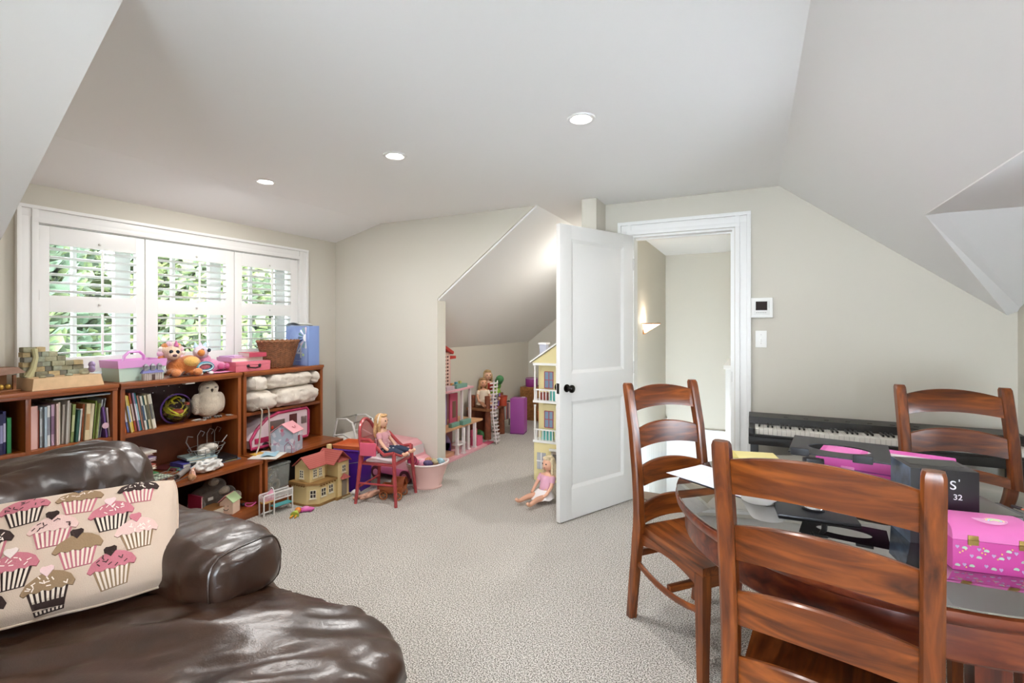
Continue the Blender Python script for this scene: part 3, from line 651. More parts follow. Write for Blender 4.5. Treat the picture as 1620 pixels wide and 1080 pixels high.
def book(M, th, h, d, col, lab, grp, title=None):          # spine faces +x, thickness along y, height z
    b = MB(); c = .0018; y = th/2
    b.bb(-d, 0, -y, -y+c, 0, h); b.bb(-d, 0, y-c, y, 0, h); b.bb(-.003, 0, -y, y, 0, h)
    o = b.out('book', mat(col, .5), None, 0); o.matrix_world = M; tag(o, lab, 'book', grp)
    b = MB(); b.bb(-d+.004, -.003, -y+c, y-c, .004, h-.004); b.out('pages', PAGES, o, 0)
    if title: b = MB(); b.bb(0, .0006, -y*.7, y*.7, h*.28, h*.72); b.out('spine_label', mat(title, .5), o, 0)
    return o
X0 = -3.385
def row(Y, z, specs, where, grp, total):
    y = Y
    for i, (cn, col, th, h, lean, ti) in enumerate(specs):
        th *= 1.0; a = R(abs(lean)); foot = th*cos(a)
        M = Matrix.Translation((X0-.0-(.012 if i % 3 else .0), y+foot/2, z+.0005+abs(th/2*sin(a)))) @ Matrix.Rotation(R(lean), 4, 'X')
        book(M, th, h, .17, col, '%s book, %s from the left %s' % (cn, ORD[i], where), grp, ti); y += foot/ (cos(a)**2) + .0012
    return y
row(1.002, .6775, [('dark teal', '#1f6b5c', .017, .185, 0, '#cfe0d0'), ('pale blue', '#b9cdd2', .014, .17, 0, '#4b6a70'), ('white', '#dcdcd6', .016, .18, 0, None), ('navy', '#26264f', .014, .205, 0, '#8f8fb5'), ('indigo', '#2b2a5e', .013, .215, 0, '#c6c2dd'), ('bright green', '#2f8a4d', .019, .18, 0, None)], 'in the bay at the frame edge', 'books in the far left bay', 6)
row(1.165, .6775, [('thick pale pink', '#e0b7ae', .034, .225, 0, None), ('thin brick red', '#a5513f', .008, .20, 0, None), ('grey', '#a9b0b5', .014, .215, 0, '#d6dade'), ('pale blue', '#b5cad8', .013, .215, 0, None), ('white', '#dddcda', .016, .218, 0, '#8e8f9a'),
    ('lilac', '#c9a9c0', .017, .222, 0, '#8a6a86'), ('blush', '#e2c6bd', .012, .225, 0, None), ('cream', '#e4d9c6', .010, .23, 0, None), ('warm grey', '#b4aaa0', .014, .215, -2, None), ('light grey', '#c6c2bc', .012, .235, -2, None), ('taupe', '#a79c8c', .011, .22, -2, None),
    ('sage green', '#8c9c5e', .016, .21, -3, '#c9cf9c'), ('dark teal', '#2e5a4e', .014, .175, -4, None), ('white paperback', '#dad8d2', .013, .18, -4, None), ('rust', '#a5562c', .010, .205, -3, None), ('thick cream', '#d9c9a2', .024, .205, -3, '#b08a5c'), ('ivory', '#ddd0b0', .017, .20, -4, None),
    ('leaf green', '#7d8f3f', .010, .215, -4, None), ('pale green', '#a9b573', .009, .20, -5, None), ('silver', '#b5b5b8', .009, .22, -6, None), ('slim grey', '#8f9095', .008, .225, -7, None)], 'in the bay beside the divider', 'books in the second bay', 22)
# purple flower book and pale pink one at the end of that row
o = book(T(-3.372, 1.500, .6775, 0, 6), .012, .18, .15, '#6d4a8e', 'purple book with a pale flower on its spine end of the row', 'books in the second bay')
b = MB(); b.lathe([(.018, 0), (.018, .002), (.006, .003)], 8, T(.001, 0, .07, 0, 0, 90)); b.out('flower', mat('#d9b5c4', .6), o)
book(T(-3.378, 1.5145, .6785, 0, 4), .010, .17, .15, '#e0cdc8', 'pale rose book last in the row against the bookcase side', 'books in the second bay')
o = MB().bb(-.17, .0, -.135, .135, 0, .006, .002).out('ring_binder', mat('#3a465e', .4), None); o.location = (-3.37, 1.39, .928); tag(o, 'flat slate blue binder laid across the tops of the books', 'binder')
b = MB(); b.bb(-.165, -.004, -.13, .13, -.0035, 0); b.out('pages', PAGES, o)
b = MB(); b.bb(-.005, .0005, -.13, .13, .001, .005); b.out('spine', mat('#8f9bb0', .4), o)
row(1.590, .6775, [('thin yellow green', '#b5b04e', .008, .13, 8, None), ('orange', '#c2612f', .014, .235, 9, '#d9c65a'), ('periwinkle', '#6e76b5', .013, .235, 9, '#dcd9e8'), ('pale yellow', '#dcc87c', .012, .23, 9, '#8aa0c9'), ('yellow', '#e0b93c', .012, .225, 9, '#f0e2b0'), ('red orange', '#b9523a', .013, .24, 9, '#e0c9c0'),
    ('mauve', '#a58cb0', .010, .24, 9, '#e0d6e2'), ('teal', '#2f7f8a', .014, .235, 9, '#9ec6cc'), ('coral', '#d29a86', .009, .22, 9, None), ('white striped', '#dcdad2', .013, .215, 9, '#39506b'), ('dark green', '#2c5a58', .012, .215, 9, '#d6dcd2'), ('cream', '#e2d9b9', .014, .215, 9, '#6a6a58'), ('ivory', '#e6dfc9', .012, .22, 9, '#5a5a5a'), ('off white', '#e9e4d8', .014, .22, 9, '#8c8c80')], 'of the leaning row in the middle bookcase', 'leaning books in the middle bookcase', 14)
# toy maze ball
t = thing('maze_ball', 'clear round maze ball toy with yellow tracks beside the owl', 'toy ball', (-3.45, 1.925, .772))
b = MB(); b.tube([(.0, .096*cos(a), .096*sin(a)) for a in [2*pi*k/32 for k in range(32)]], .0055, 7, True); b.out('rim', mat('#5a3a86', .3), t)
rn = random.Random(11); YT = mat('#c8c22e', .35)
for k, (nx, r_, zz) in enumerate(((.4, .075, .02), (1.2, .06, -.02), (2.2, .07, .0), (2.9, .05, .03), (.9, .045, .045))):
    b = MB(); ax_ = V((cos(nx), .6*sin(nx), sin(nx))).normalized(); e1 = ax_.orthogonal().normalized(); e2 = ax_.cross(e1)
    b.tube([tuple(e1*r_*cos(a)+e2*r_*sin(a)+V((0, 0, zz))) for a in [rn.uniform(0, 1)+4.6*i/18 for i in range(19)]], .008, 5, sx=.35); b.out('track', YT, t)
b = MB(); b.ell((0, 0, -.02), (.035, .045, .02)); b.out('core', mat('#a8492e', .4), t)
for (y, z, c) in ((.05, .03, '#b0402c'), (-.05, -.04, '#7f9a2a'), (.02, .055, '#8a8f95')): b = MB(); b.box((.03, y, z), (.03, .018, .018), .003, None); b.out('obstacle', mat(c, .4), t)
b = MB(); b.ell((0, 0, 0), .0925, 28, 18); b.out('shell', glass_mat('clear_shell', (.96, .96, .97, 1)), t)
# owl plush
FUR = lambda c: mat(c, .95, sheen=.4, bump=.6, bs=120, var=.08, vs=30)
t = thing('owl_plush', 'white snowy owl plush sitting on the middle bookcase shelf', 'soft toy', (-3.46, 2.142, .677), -10)
blob('body', [((0, 0, .10), (.075, .092, .10)), ((.01, 0, .13), (.07, .08, .07)), ((0, .075, .10), (.04, .035, .075)), ((0, -.075, .10), (.04, .035, .075)), ((.005, 0, .205), (.06, .064, .056))], FUR('#d3c6b2'), t)
for sy in (-1, 1): b = MB(); b.ell((.058, sy*.026, .215), (.006, .011, .004), 10, 6); b.out('eye', mat('#2d2722', .3), t)
b = MB(); b.lathe([(.0, -.016), (.007, -.004), (.009, .004), (.003, .011), (0, .012)], 10, T(.064, 0, .197)); b.out('beak', mat('#3c342d', .4), t)
for sy in (-1, 1):
    for k in range(3): b = MB(); b.ell((.07, sy*.035+(k-1)*.017, .009), (.016, .0085, .009), 8, 6); b.out('toe', FUR('#5c544c'), t)
for i, (y, c) in enumerate(((2.03, 'left'), (2.245, 'right'))):
    o = MB(); rn = random.Random(20+i)
    for k in range(5): o.tube([(rn.uniform(-.02, .02), rn.uniform(-.04, .04)*(.6 if i else 1.2), .003+.002*k) for _ in range(4)], .002, 5)
    tag(o.out('chain', mat('#c9c9c6', .3, .8), None), 'small silver chain heap on the %s side of the owl feet' % c, 'chain', 'silver chains on the shelf').location = (-3.375, y, .677)
# ---------- on top of the bookcases ----------
TP = .9855
t = thing('figurine_base', 'tan plinth with painted stone ruin standing on the left bookcase', 'figurine', (-3.475, 1.325, TP), 2)
b = MB(); pr = [(-.105, -.16), (.105, -.16), (.105, .16), (-.105, .16)]
b.add([(x, y, 0) for x, y in pr]+[(x*.88, y*.93, .062) for x, y in pr], [[3, 2, 1, 0], [4, 5, 6, 7]]+[[i, (i+1) % 4, 4+(i+1) % 4, 4+i] for i in range(4)]); b.out('plinth', mat('#cfae85', .6, var=.1, vs=20), t, 0)
STN = [mat(c, .8, var=.25, vs=30, bump=.3, bs=60) for c in ('#a8a68a', '#8d8a72', '#b9a57c', '#77766a', '#9aa08c')]
rn = random.Random(5); k = 0
for r_ in range(6):
    wmax = (.25, .24, .22, .16, .11, .07)[r_]; y = -.145+.0
    while y < -.145+wmax:
        w = rn.uniform(.032, .06); b = MB(); b.box((-.055+rn.uniform(-.008, .008), y+w/2, .062+r_*.027+.0135), (.05, w-.002, .027), .005); b.out('stone', STN[k % 5], t); y += w; k += 1
b = MB(); b.tube([(-.02, -.13, .063), (-.015, -.11, .11), (-.025, -.095, .17), (-.03, -.10, .215)], [.02, .014, .012, .014], 8); b.out('root', mat('#b5b088', .7), t)
for (x, y, r_) in ((.03, -.06, .02), (.045, .02, .016), (.03, .1, .018), (.06, -.1, .014)): b = MB(); b.ell((x, y, .066), (r_, r_*1.2, r_*.6), 8, 6); b.out('rubble', STN[k % 5], t); k += 1
for (x, y, z) in ((.05, .125, .09), (.04, .13, .115)): b = MB(); b.ell((x, y, z), (.022, .016, .02), 9, 6); b.out('purple_crystal', mat('#9a86ad', .3), t)
t = thing('wooden_lantern_house', 'little brown wooden birdhouse lantern at the left frame edge', 'ornament', (-3.49, 1.075, TP), 10)
b = MB(); b.bb(-.06, .06, -.07, .07, 0, .01, .003); b.out('base', wood('dk', '#5f3b22', '#7a4c2c', '#8f5e38', 1, .5), t)
for sx, sy in ((-1, -1), (1, -1), (1, 1), (-1, 1)): b = MB(); b.bb(sx*.042-.006, sx*.042+.006, sy*.048-.006, sy*.048+.006, .01, .085); b.out('post', wood('dk', '', '', '', 1), t)
b = MB(); b.bb(-.035, .0, -.04, .04, .01, .085); b.out('wall', mat('#8c5f38', .5), t)
for k in range(3): b = MB(); b.ell((.03, -.03+.03*k, .025), (.013, .013, .014), 9, 6); b.out('ornament', mat('#c9a24a', .35, .5), t)
b = MB(); b.add([(-.07, -.085, .085), (.07, -.085, .085), (.07, .085, .095), (-.07, .085, .095), (-.05, -.06, .125), (.05, -.06, .125), (.05, .06, .125), (-.05, .06, .125)], [[3, 2, 1, 0], [4, 5, 6, 7], [0, 1, 5, 4], [1, 2, 6, 5], [2, 3, 7, 6], [3, 0, 4, 7]]); b.out('roof', mat('#6f4628', .5), t, 0)
# craft caddy
t = thing('craft_caddy', 'pink and mint plastic handled caddy on the middle bookcase top', 'caddy', (-3.51, 1.705, TP), 3)
MINT = mat('#bfd6c8', .35); PNK = mat('#dd9fd6', .35)
def tray(b, x, y, z0, z1, tp=.0, th=.004, tpo=1.06):
    lo = [(-x, -y), (x, -y), (x, y), (-x, y)]; hi = [(a*tpo, c*tpo) for a, c in lo]
    li = [(a-th*(1 if a > 0 else -1), c-th*(1 if c > 0 else -1)) for a, c in lo]; hi_i = [(a-th*(1 if a > 0 else -1), c-th*(1 if c > 0 else -1)) for a, c in hi]
    vs = [(a, c, z0) for a, c in lo]+[(a, c, z1) for a, c in hi]+[(a, c, z1) for a, c in hi_i]+[(a, c, z0+th) for a, c in li]
    fs = [[3, 2, 1, 0]]
    for k in (0, 4, 8): fs += [[k+i, k+(i+1) % 4, k+4+(i+1) % 4, k+4+i] for i in range(4)]
    fs.append([12, 13, 14, 15]); b.add(vs, fs); return b
tray(MB(), .085, .125, 0, .085).out('tub', MINT, t, 20); tray(MB(), .095, .137, .082, .128, 0, .004, 1.03).out('tray', PNK, t, 20)
b = MB(); b.tube([(0, -.06, .10), (0, -.055, .15), (0, -.03, .175), (0, .03, .175), (0, .055, .15), (0, .06, .10)], .008, 8, sx=1.6); b.out('handle', PNK, t)
t = thing('toy_castle', 'small grey and violet toy castle facade before the pink caddy', 'toy building', (-3.385, 1.745, TP))
b = MB(); b.bb(-.012, .012, -.055, .055, 0, .045, .002); b.out('wall', mat('#b5aaa2', .6, var=.15, vs=40), t)
for k in range(9):
    if k != 4: b = MB(); b.cyl((.013, -.048+.012*k, .001), (.013, -.048+.012*k, .044), .003, n=6); b.out('column', mat('#c3bab4', .6), t)
b = MB(); b.bb(.012, .0165, -.009, .009, 0, .036); b.out('gate', mat('#4a332c', .6), t)
b = MB(); b.add([(-.016, -.062, .045), (.018, -.062, .045), (.018, .062, .045), (-.016, .062, .045), (-.01, -.05, .068), (.004, -.05, .068), (.004, .05, .068), (-.01, .05, .068)], [[3, 2, 1, 0], [4, 5, 6, 7], [0, 1, 5, 4], [1, 2, 6, 5], [2, 3, 7, 6], [3, 0, 4, 7]]); b.out('roof', mat('#5d5c96', .5), t, 0)
for y in (-.038, 0, .038):
    b = MB(); b.bb(-.004, .012, y-.012, y+.012, .06, .09); b.lathe([(.018, 0), (.002, .014)], 4, T(.004, y, .09, 45)); b.out('dormer', mat('#8f8d96', .5, var=.3, vs=60), t, 0)
# plush toys
t = thing('lion_plush', 'orange and yellow round plush lion slumped on the middle bookcase', 'soft toy', (-3.465, 1.97, TP), -8)
blob('body', [((0, .01, .065), (.075, .105, .063)), ((.03, .03, .085), (.06, .07, .055)), ((.03, -.055, .03), (.055, .05, .03)), ((.045, .05, .025), (.05, .05, .025))], FUR('#b8692c'), t)
b = MB(); b.ell((.055, .03, .095), (.045, .052, .038), 14, 9); b.out('tummy', FUR('#d9ab5a'), t)
blob('head', [((0, -.06, .155), (.05, .052, .05)), ((.04, -.07, .14), (.03, .032, .026)), ((-.01, -.105, .18), (.02, .022, .024)), ((-.01, -.02, .195), (.018, .02, .022))], FUR('#dcc0a8'), t)
for (y, z) in ((-.045, .165), (-.083, .168)): b = MB(); b.ell((.047, y, z), (.008, .012, .013), 10, 7); b.out('eye', mat('#1d2430', .15), t)
b = MB(); b.ell((.068, -.07, .143), (.009, .014, .010), 10, 7); b.out('nose', mat('#5c3a4a', .4), t)
b = MB(); b.lathe([(.016, 0), (.008, .025), (0, .045)], 10, T(.01, -.04, .20)); b.out('horn', FUR('#c56a9c'), t)
rn = random.Random(9)
for k in range(14):
    a = 2*pi*k/14; b = MB(); b.ell((-.015, -.06+.062*cos(a), .155+.06*sin(a)), (.02, .022, .022), 8, 6); b.out('mane_tuft', FUR(('#e6d9d4', '#dfb9c9', '#c9824a')[k % 3]), t)
for (x, y) in ((.075, -.065), (.085, .06)): b = MB(); b.ell((x, y, .028), (.026, .03, .026), 10, 7); b.out('paw', FUR('#cf8550'), t)
for k in range(5): b = MB(); b.tube([(.062+.008*sin(k), -.10+.05*k, .012), (.07, -.08+.05*k, .022), (.055, -.06+.05*k, .035)], .008, 6); b.out('stripe', FUR('#4d2a1c'), t)
t = thing('unicorn_plush', 'pink and pale blue spotted plush unicorn lying behind the blue ring toy', 'soft toy', (-3.53, 2.14, TP), 0)
blob('body', [((0, .05, .05), (.06, .085, .05)), ((0, .01, .09), (.055, .05, .05)), ((.04, .11, .05), (.03, .035, .028))], FUR('#d78fb0'), t)
blob('head', [((.02, -.02, .15), (.048, .05, .048)), ((.055, -.05, .145), (.03, .03, .03))], FUR('#dccbd8'), t)
b = MB(); b.ell((.085, -.055, .15), (.02, .025, .024), 10, 7); b.out('muzzle', FUR('#d2843a'), t)
for y in (-.035, .012): b = MB(); b.ell((.065, y, .165), (.008, .012, .014), 10, 7); b.out('eye', mat('#1c2636', .15), t)
for (y, c) in ((-.03, '#b9d3e2'), (0, '#e2d9ec'), (.03, '#b9d3e2')): b = MB(); b.lathe([(.018, 0), (.012, .02), (0, .04)], 9, T(0, y-.01, .185, 0, -y*400)); b.out('mane_tuft', FUR(c), t)
for (x, y) in ((.06, .1), (.065, .145)): b = MB(); b.ell((x, y, .045), (.028, .024, .022), 10, 7); b.out('hoof', FUR('#c9618f'), t)
t = thing('ring_toy', 'small teal oval ring toy with two white feet on the shelf edge', 'toy', (-3.385, 2.075, TP))
b = MB(); b.tube([(0, .052*cos(a), .055+.028*sin(a)) for a in [2*pi*k/24 for k in range(24)]], .011, 8, True); b.out('ring', mat('#3f8296', .4), t)
b = MB(); b.tube([(.008, .050*cos(a), .055+.026*sin(a)) for a in [2*pi*k/24 for k in range(24)]], .004, 6, True); b.out('rim', mat('#d9dde0', .4), t)
b = MB(); b.ell((-.004, 0, .055), (.006, .046, .022), 14, 8); b.out('window', mat('#b9616e', .3, var=.4, vs=60), t)
for y in (-.036, .036): b = MB(); b.ell((.006, y, .012), (.016, .017, .012), 10, 7); b.out('foot', mat('#e6e4e0', .5), t)
o = MB(); rn = random.Random(2)
o.grid(lambda u, v: (-.10+.2*u, -.12+.24*v, .003+.016*max(0, noise.noise(V((u*4, v*5, 3))))+.002), 14, 16); tag(o.out('tulle_cloth', mat('#dd92b8', .7), None, 60), 'crumpled sheet of pink tulle under the pink case', 'cloth').location = (-3.50, 2.27, TP)
# pink case, books on it
t = thing('pink_suitcase', 'small coral pink cardboard suitcase with black handle lying flat', 'suitcase', (-3.46, 2.425, TP), -3)
b = MB(); b.bb(-.10, .10, -.135, .135, 0, .046, .003); b.out('base', mat('#cf6d7c', .55), t)
b = MB(); b.bb(-.102, .102, -.137, .137, .046, .072, .003); b.out('lid', mat('#d4707f', .55), t)
b = MB(); b.tube([(.104, -.045, .04), (.118, -.04, .03), (.124, 0, .024), (.118, .04, .03), (.104, .045, .04)], .005, 7); b.out('handle', mat('#1c1715', .4), t)
for y in (-.045, .045): b = MB(); b.ell((.106, y, .04), (.006, .012, .012), 10, 7); b.out('handle_mount', mat('#1c1715', .4), t)
def flat(name, lab, cat, loc, rz, L, Wd, th, col, grp=None, page=True):     # lies flat: L along y, Wd along x, spine at -y
    b = MB(); c = min(.002, th*.3); b.bb(-Wd/2, Wd/2, -L/2, L/2, 0, c); b.bb(-Wd/2, Wd/2, -L/2, L/2, th-c, th); b.bb(-Wd/2, Wd/2, -L/2, -L/2+.003, 0, th)
    o = b.out(name, mat(col, .45), None, 0); o.location = loc; o.rotation_euler.z = R(rz); tag(o, lab, cat, grp)
    b = MB(); b.bb(-Wd/2+.004, Wd/2-.004, -L/2+.003, L/2-.004, c, th-c); b.out('pages', PAGES, o, 0); return o
flat('picture_book', 'large lilac pink picture book lying on the coral suitcase', 'book', (-3.50, 2.41, TP+.0725), -6, .24, .21, .03, '#dba7cd')
flat('story_book', 'fat cream book with red spine lying on the coral suitcase', 'book', (-3.44, 2.465, TP+.103), 82, .17, .13, .032, '#b43f55')
o = flat('activity_pad', 'thin violet and white activity pad topping the pink book pile', 'book', (-3.53, 2.385, TP+.103), 12, .15, .14, .01, '#d7b3dd')
for k in range(2): flat('magazine', ('glossy pink' if k else 'pale')+' magazine under the suitcase end near the tulle', 'magazine', (-3.545, 2.335, TP+.019+.006*k), 5+k*3, .15, .11, .005, ('#e2d5da', '#dfa6c4')[k], 'magazines by the suitcase')
# wicker basket
t = thing('wicker_basket', 'brown woven wicker basket beside the blue box', 'basket', (-3.475, 2.722, TP))
WK = mat('#8c5c3c', .7, var=.35, vs=40); b = MB()
def br(z): return (.085+.04*(z/.205), .105+.062*(z/.205))
for k in range(13):
    z = .008+.0155*k; rx, ry = br(z); amp = .0035
    for ph in (0, pi):
        b.tube([((rx+amp*cos(22*a+ph))*cos(a), (ry+amp*cos(22*a+ph))*sin(a), z+(0 if ph else .007)) for a in [2*pi*i/88 for i in range(88)]], .0046, 5, True)
b.out('weave', WK, t)['kind'] = 'stuff'
b = MB()
for i in range(22):
    a = 2*pi*(i+.5)/22; r0, r1 = br(0), br(.21); b.tube([(r0[0]*cos(a), r0[1]*sin(a), 0), (r1[0]*cos(a), r1[1]*sin(a), .21)], .004, 5)
b.out('stakes', mat('#7c4f33', .7), t)['kind'] = 'stuff'
rx, ry = br(.21); b = MB(); b.tube([((rx+.002*sin(26*a))*cos(a), (ry+.002*sin(26*a))*sin(a), .212+.004*cos(26*a)) for a in [2*pi*i/104 for i in range(104)]], .009, 6, True); b.out('braided_rim', WK, t)
b = MB(); b.lathe([(0, 0), (.085, 0), (.085, .005), (0, .005)], 24, None, False, 1.22); b.out('bottom', WK, t)
YZ0 = Matrix(((0, 0, 1, 0), (1, 0, 0, 0), (0, 1, 0, 0), (0, 0, 0, 1)))
# blue box with pinwheel
t = thing('blue_gift_box', 'tall blue cardboard box printed with a white pinwheel and a 4', 'box', (-3.49, 2.972, TP), -90)
BLU = mat('#7f97cc', .5)
b = MB(); b.bb(-.055, .055, -.14, .14, 0, .335, .002); b.out('carton', BLU, t)
b = MB(); b.bb(.055, .0562, -.138, .118, .002, .333); b.out('front_panel', mat('#9fb4de', .5, sub='#7487c4', vs=5), t)
for i in range(16):
    a = 2*pi*i/16; 
    if cos(a) > .3: continue
    c = ('#e9edf2', '#3d6b66', '#2a4a66', '#2f2f66', '#e3d3d8', '#7fa69a')[i % 6]; b = MB(); b.M = T(.0565, .106, .235)
    b.add([(0, .034*cos(a-.06), .034*sin(a-.06)), (0, .086*cos(a-.13), .086*sin(a-.13)), (.001, .093*cos(a), .093*sin(a)), (0, .086*cos(a+.13), .086*sin(a+.13)), (0, .034*cos(a+.06), .034*sin(a+.06))], [[0, 1, 2, 3, 4]]); b.out('pinwheel_petal', mat(c, .5), t, 0)
b = MB(); b.prism([(.106+.032*cos(a), .235+.032*sin(a)) for a in [pi/2+pi*k/14 for k in range(15)]]+[(.117, .203), (.117, .267)][:0], .056, .0572, YZ0); b.out('pinwheel_centre', mat('#eef0f2', .5), t)
b = MB(); b.cyl((.056, .075, .09), (.0572, .075, .09), .012, n=14); b.out('dot', mat('#b9d39a', .5), t)
TXM = Matrix(((0, 0, 1, 0), (1, 0, 0, 0), (0, 1, 0, 0), (0, 0, 0, 1)))
text('number', '4', .15, Matrix.Translation((.0565, .03, .065)) @ TXM, mat('#e4e9f2', .5), t)
b = MB(); b.bb(.056, .0567, -.02, .05, .04, .043); b.out('print_line', mat('#d6deee', .5), t)
o = MB(); o.grid(lambda u, v: (-.07+.14*u, -.115+.19*v, .0+.016*sin(pi*min(1, v*1.1))+.004*u), 6, 14); o.grid(lambda u, v: (-.07+.14*u, -.115+.19*v, .006+.016*sin(pi*min(1, v*1.1))+.004*u), 6, 14)
tag(o.out('curled_booklet', mat('#dde0dd', .6), None, 60), 'curled pale booklet resting on top of the blue box', 'booklet').location = (-3.49, 2.97, TP+.337); bpy.data.objects['curled_booklet'].rotation_euler.z = R(-90)
# ---------- bundles in the right bookcase ----------
LIN = mat('#d2c9bd', .9, var=.06, vs=25, bump=.35, bs=70)
def bundle(nm, lab, y0, y1, zc, rx, rz, ties, seed, x=-3.46):
    t = thing(nm, lab, 'bedding', (x, (y0+y1)/2, zc-rz), 0, 'rolled linen bundles'); L = y1-y0; b = MB()
    def fn(u, v):
        y = -L/2+L*v; k = 1.0
        for ty in ties: k *= 1-.42*math.exp(-((v-ty)/.035)**2)
        k *= min(1, (.12+v*14))*min(1, (.12+(1-v)*14))
        a = 2*pi*u; w = 1+.17*noise.noise(V((cos(a)*1.6+seed, sin(a)*1.6, v*7)))+.08*noise.noise(V((cos(a)*4+seed, sin(a)*4, v*16)))+.05*sin(9*a+seed)*sum(math.exp(-((v-ty)/.09)**2) for ty in ties)
        s_ = (abs(cos(a))**.8*(1 if cos(a) > 0 else -1), abs(sin(a))**.8*(1 if sin(a) > 0 else -1))
        return (rx*k*w*s_[0], y, rz+rz*k*min(w, 1.02)*s_[1]*.97)
    b.grid(fn, 44, 60, None, True); b.out('cloth_roll', LIN, t, 60)
    for ty in ties: b = MB(); b.tube([(rx*.5*cos(a), -L/2+L*ty, rz+rz*.5*sin(a)) for a in [2*pi*k/20 for k in range(20)]], .006, 6, True); b.out('tie_cord', LIN, t)
    return t
bundle('linen_bundle', 'cream rolled linen bundle tied twice, upper one in the right bookcase', 2.358, 3.034, .888, .14, .066, (.27, .87), 1.0, -3.45)
lb = bundle('linen_bundle', 'cream rolled linen bundle bulging lower with hanging tapes in the right bookcase', 2.358, 3.034, .756, .185, .082, (.34, .93), 4.4, -3.455)
for k, (ya, yb) in enumerate(((-.27, -.285), (-.215, -.195))):
    b = MB(); b.tube([(.13, ya, .06), (.182, ya, .02), (.175, (ya+yb)/2, -.12), (.165, yb, -.25), (.185, yb-(.04 if k == 0 else -.01), -.295)], .008, 6, sx=.35); b.out('tape', LIN, lb)
# caravan toy
t = thing('toy_caravan', 'white and magenta toy caravan inside the right bookcase', 'toy vehicle', (-3.47, 2.64, .3755))
P = [(-.25, .03), (.26, .03), (.27, .06), (.27, .24), (.25, .265), (-.02, .265), (-.12, .235), (-.20, .17), (-.255, .09)]
YZ = Matrix(((0, 0, 1, 0), (1, 0, 0, 0), (0, 1, 0, 0), (0, 0, 0, 1)))
b = MB(); b.prism(P, -.12, .12, YZ); b.out('body', mat('#e2cfd6', .4), t, 20)
b = MB(); b.tube([(.121, y, z) for y, z in P], .012, 6, True); b.out('edge_band', mat('#b1345f', .4), t)
for (y0, y1, z0, z1, c, n) in ((-.09, .04, .12, .21, '#6b5f5c', 'window'), (-.22, -.10, .06, .10, '#b52d57', 'stripe'), (.085, .155, .05, .235, '#5c2a2c', 'door'), (.2, .25, .14, .2, '#7a6a68', 'window')):
    b = MB(); b.bb(.118, .126, y0, y1, z0, z1, .006); b.out(n, mat(c, .35), t)
b = MB(); b.ell((.128, -.075, .16), (.004, .012, .014)); b.out('lamp', mat('#c9442a', .4), t)
for y in (-.13, .16): b = MB(); b.cyl((.09, y, .03), (.125, y, .03), .03, n=16); b.out('wheel', mat('#3a2f33', .5), t)
# house shaped box
t = thing('house_box', 'floral paper house box with pink roof on the right bookcase ledge', 'box', (-3.19, 2.575, .3755), 22)
FL = bpy.data.materials.new('floral'); FL.use_nodes = True; nt = FL.node_tree; p_ = nt.nodes['Principled BSDF']; vo = nt.nodes.new('ShaderNodeTexVoronoi'); vo.inputs['Scale'].default_value = 34
tc_ = nt.nodes.new('ShaderNodeTexCoord'); nt.links.new(tc_.outputs['Object'], vo.inputs['Vector']); rp = nt.nodes.new('ShaderNodeValToRGB'); el = rp.color_ramp.elements
el[0].color = hx('#b08aa0'); el[0].position = .1; el[1].color = hx('#a9b2c0'); el[1].position = .55; q_ = el.new(.3); q_.color = hx('#d5d3da')
nt.links.new(vo.outputs['Color'], rp.inputs['Fac']); nt.links.new(rp.outputs['Color'], p_.inputs['Base Color']); p_.inputs['Roughness'].default_value = .6
b = MB(); b.prism([(-.085, 0), (.085, 0), (.085, .145), (0, .205), (-.085, .145)], -.07, .07, XZ); b.out('box_body', FL, t, 0)
for sg in (-1, 1):
    b = MB(); b.box((0, 0, 0), (.115, .155, .005), .001, Matrix.Translation((sg*.046, 0, .179)) @ Matrix.Rotation(R(sg*35), 4, 'Y')); b.out('roof_flap', mat('#d99aa2', .6), t)
b = MB(); b.tube([(.05, -.02, .186), (.06, -.01, .178), (.06, .01, .178), (.05, .02, .186)], .003, 6); b.out('handle', mat('#c98089', .5), t)
b = MB(); b.bb(.0852, .0866, .0, .03, .07, .115); b.out('window', mat('#8a2f45', .5), t)
b = MB(); b.cyl((0, -.0712, .165), (0, -.0698, .165), .012, n=14); b.out('badge', mat('#c46a80', .5), t)
b = MB(); b.tube([(.02, -.0715, .0), (.02, -.0715, .05), (.05, -.0715, .08), (.075, -.0715, .05), (.075, -.0715, 0)], .003, 5); b.out('door_outline', mat('#a06a84', .5), t)
PG = 'papers on the right bookcase ledge'
o = MB().bb(-.10, .10, -.11, .11, 0, .005, .001).out('clipboard', mat('#d9d5cd', .6), None, 0); o.location = (-3.10+.0, 2.415, .3755); o.rotation_euler.z = R(28); o.location.x = -3.185; tag(o, 'pale clipboard lying over the right bookcase ledge', 'clipboard', PG)
b = MB(); b.bb(-.03, .03, .085, .108, .005, .012, .002); b.out('clip', mat('#8f9496', .3, .7), o)
o = MB(); o.grid(lambda u, v: (-.05+.1*u, -.06+.12*v, .006+.012*sin(3*u+2*v)**2), 8, 8); o = o.out('folded_paper', mat('#9fc3d2', .7), None, 60); o.location = (-3.17, 2.415, .3765); o.rotation_euler.z = R(35); tag(o, 'crumpled pale blue paper on the clipboard', 'paper', PG)
o = MB().bb(-.03, .03, -.04, .04, 0, .012, .003).out('card_folder', mat('#d2a548', .6), None); o.location = (-3.27, 2.385, .3755); tag(o, 'mustard yellow card folder behind the clipboard', 'folder', PG)
b = MB(); b.bb(.03, .0306, -.03, .03, .003, .009); b.out('card_edge', PAGES, o)
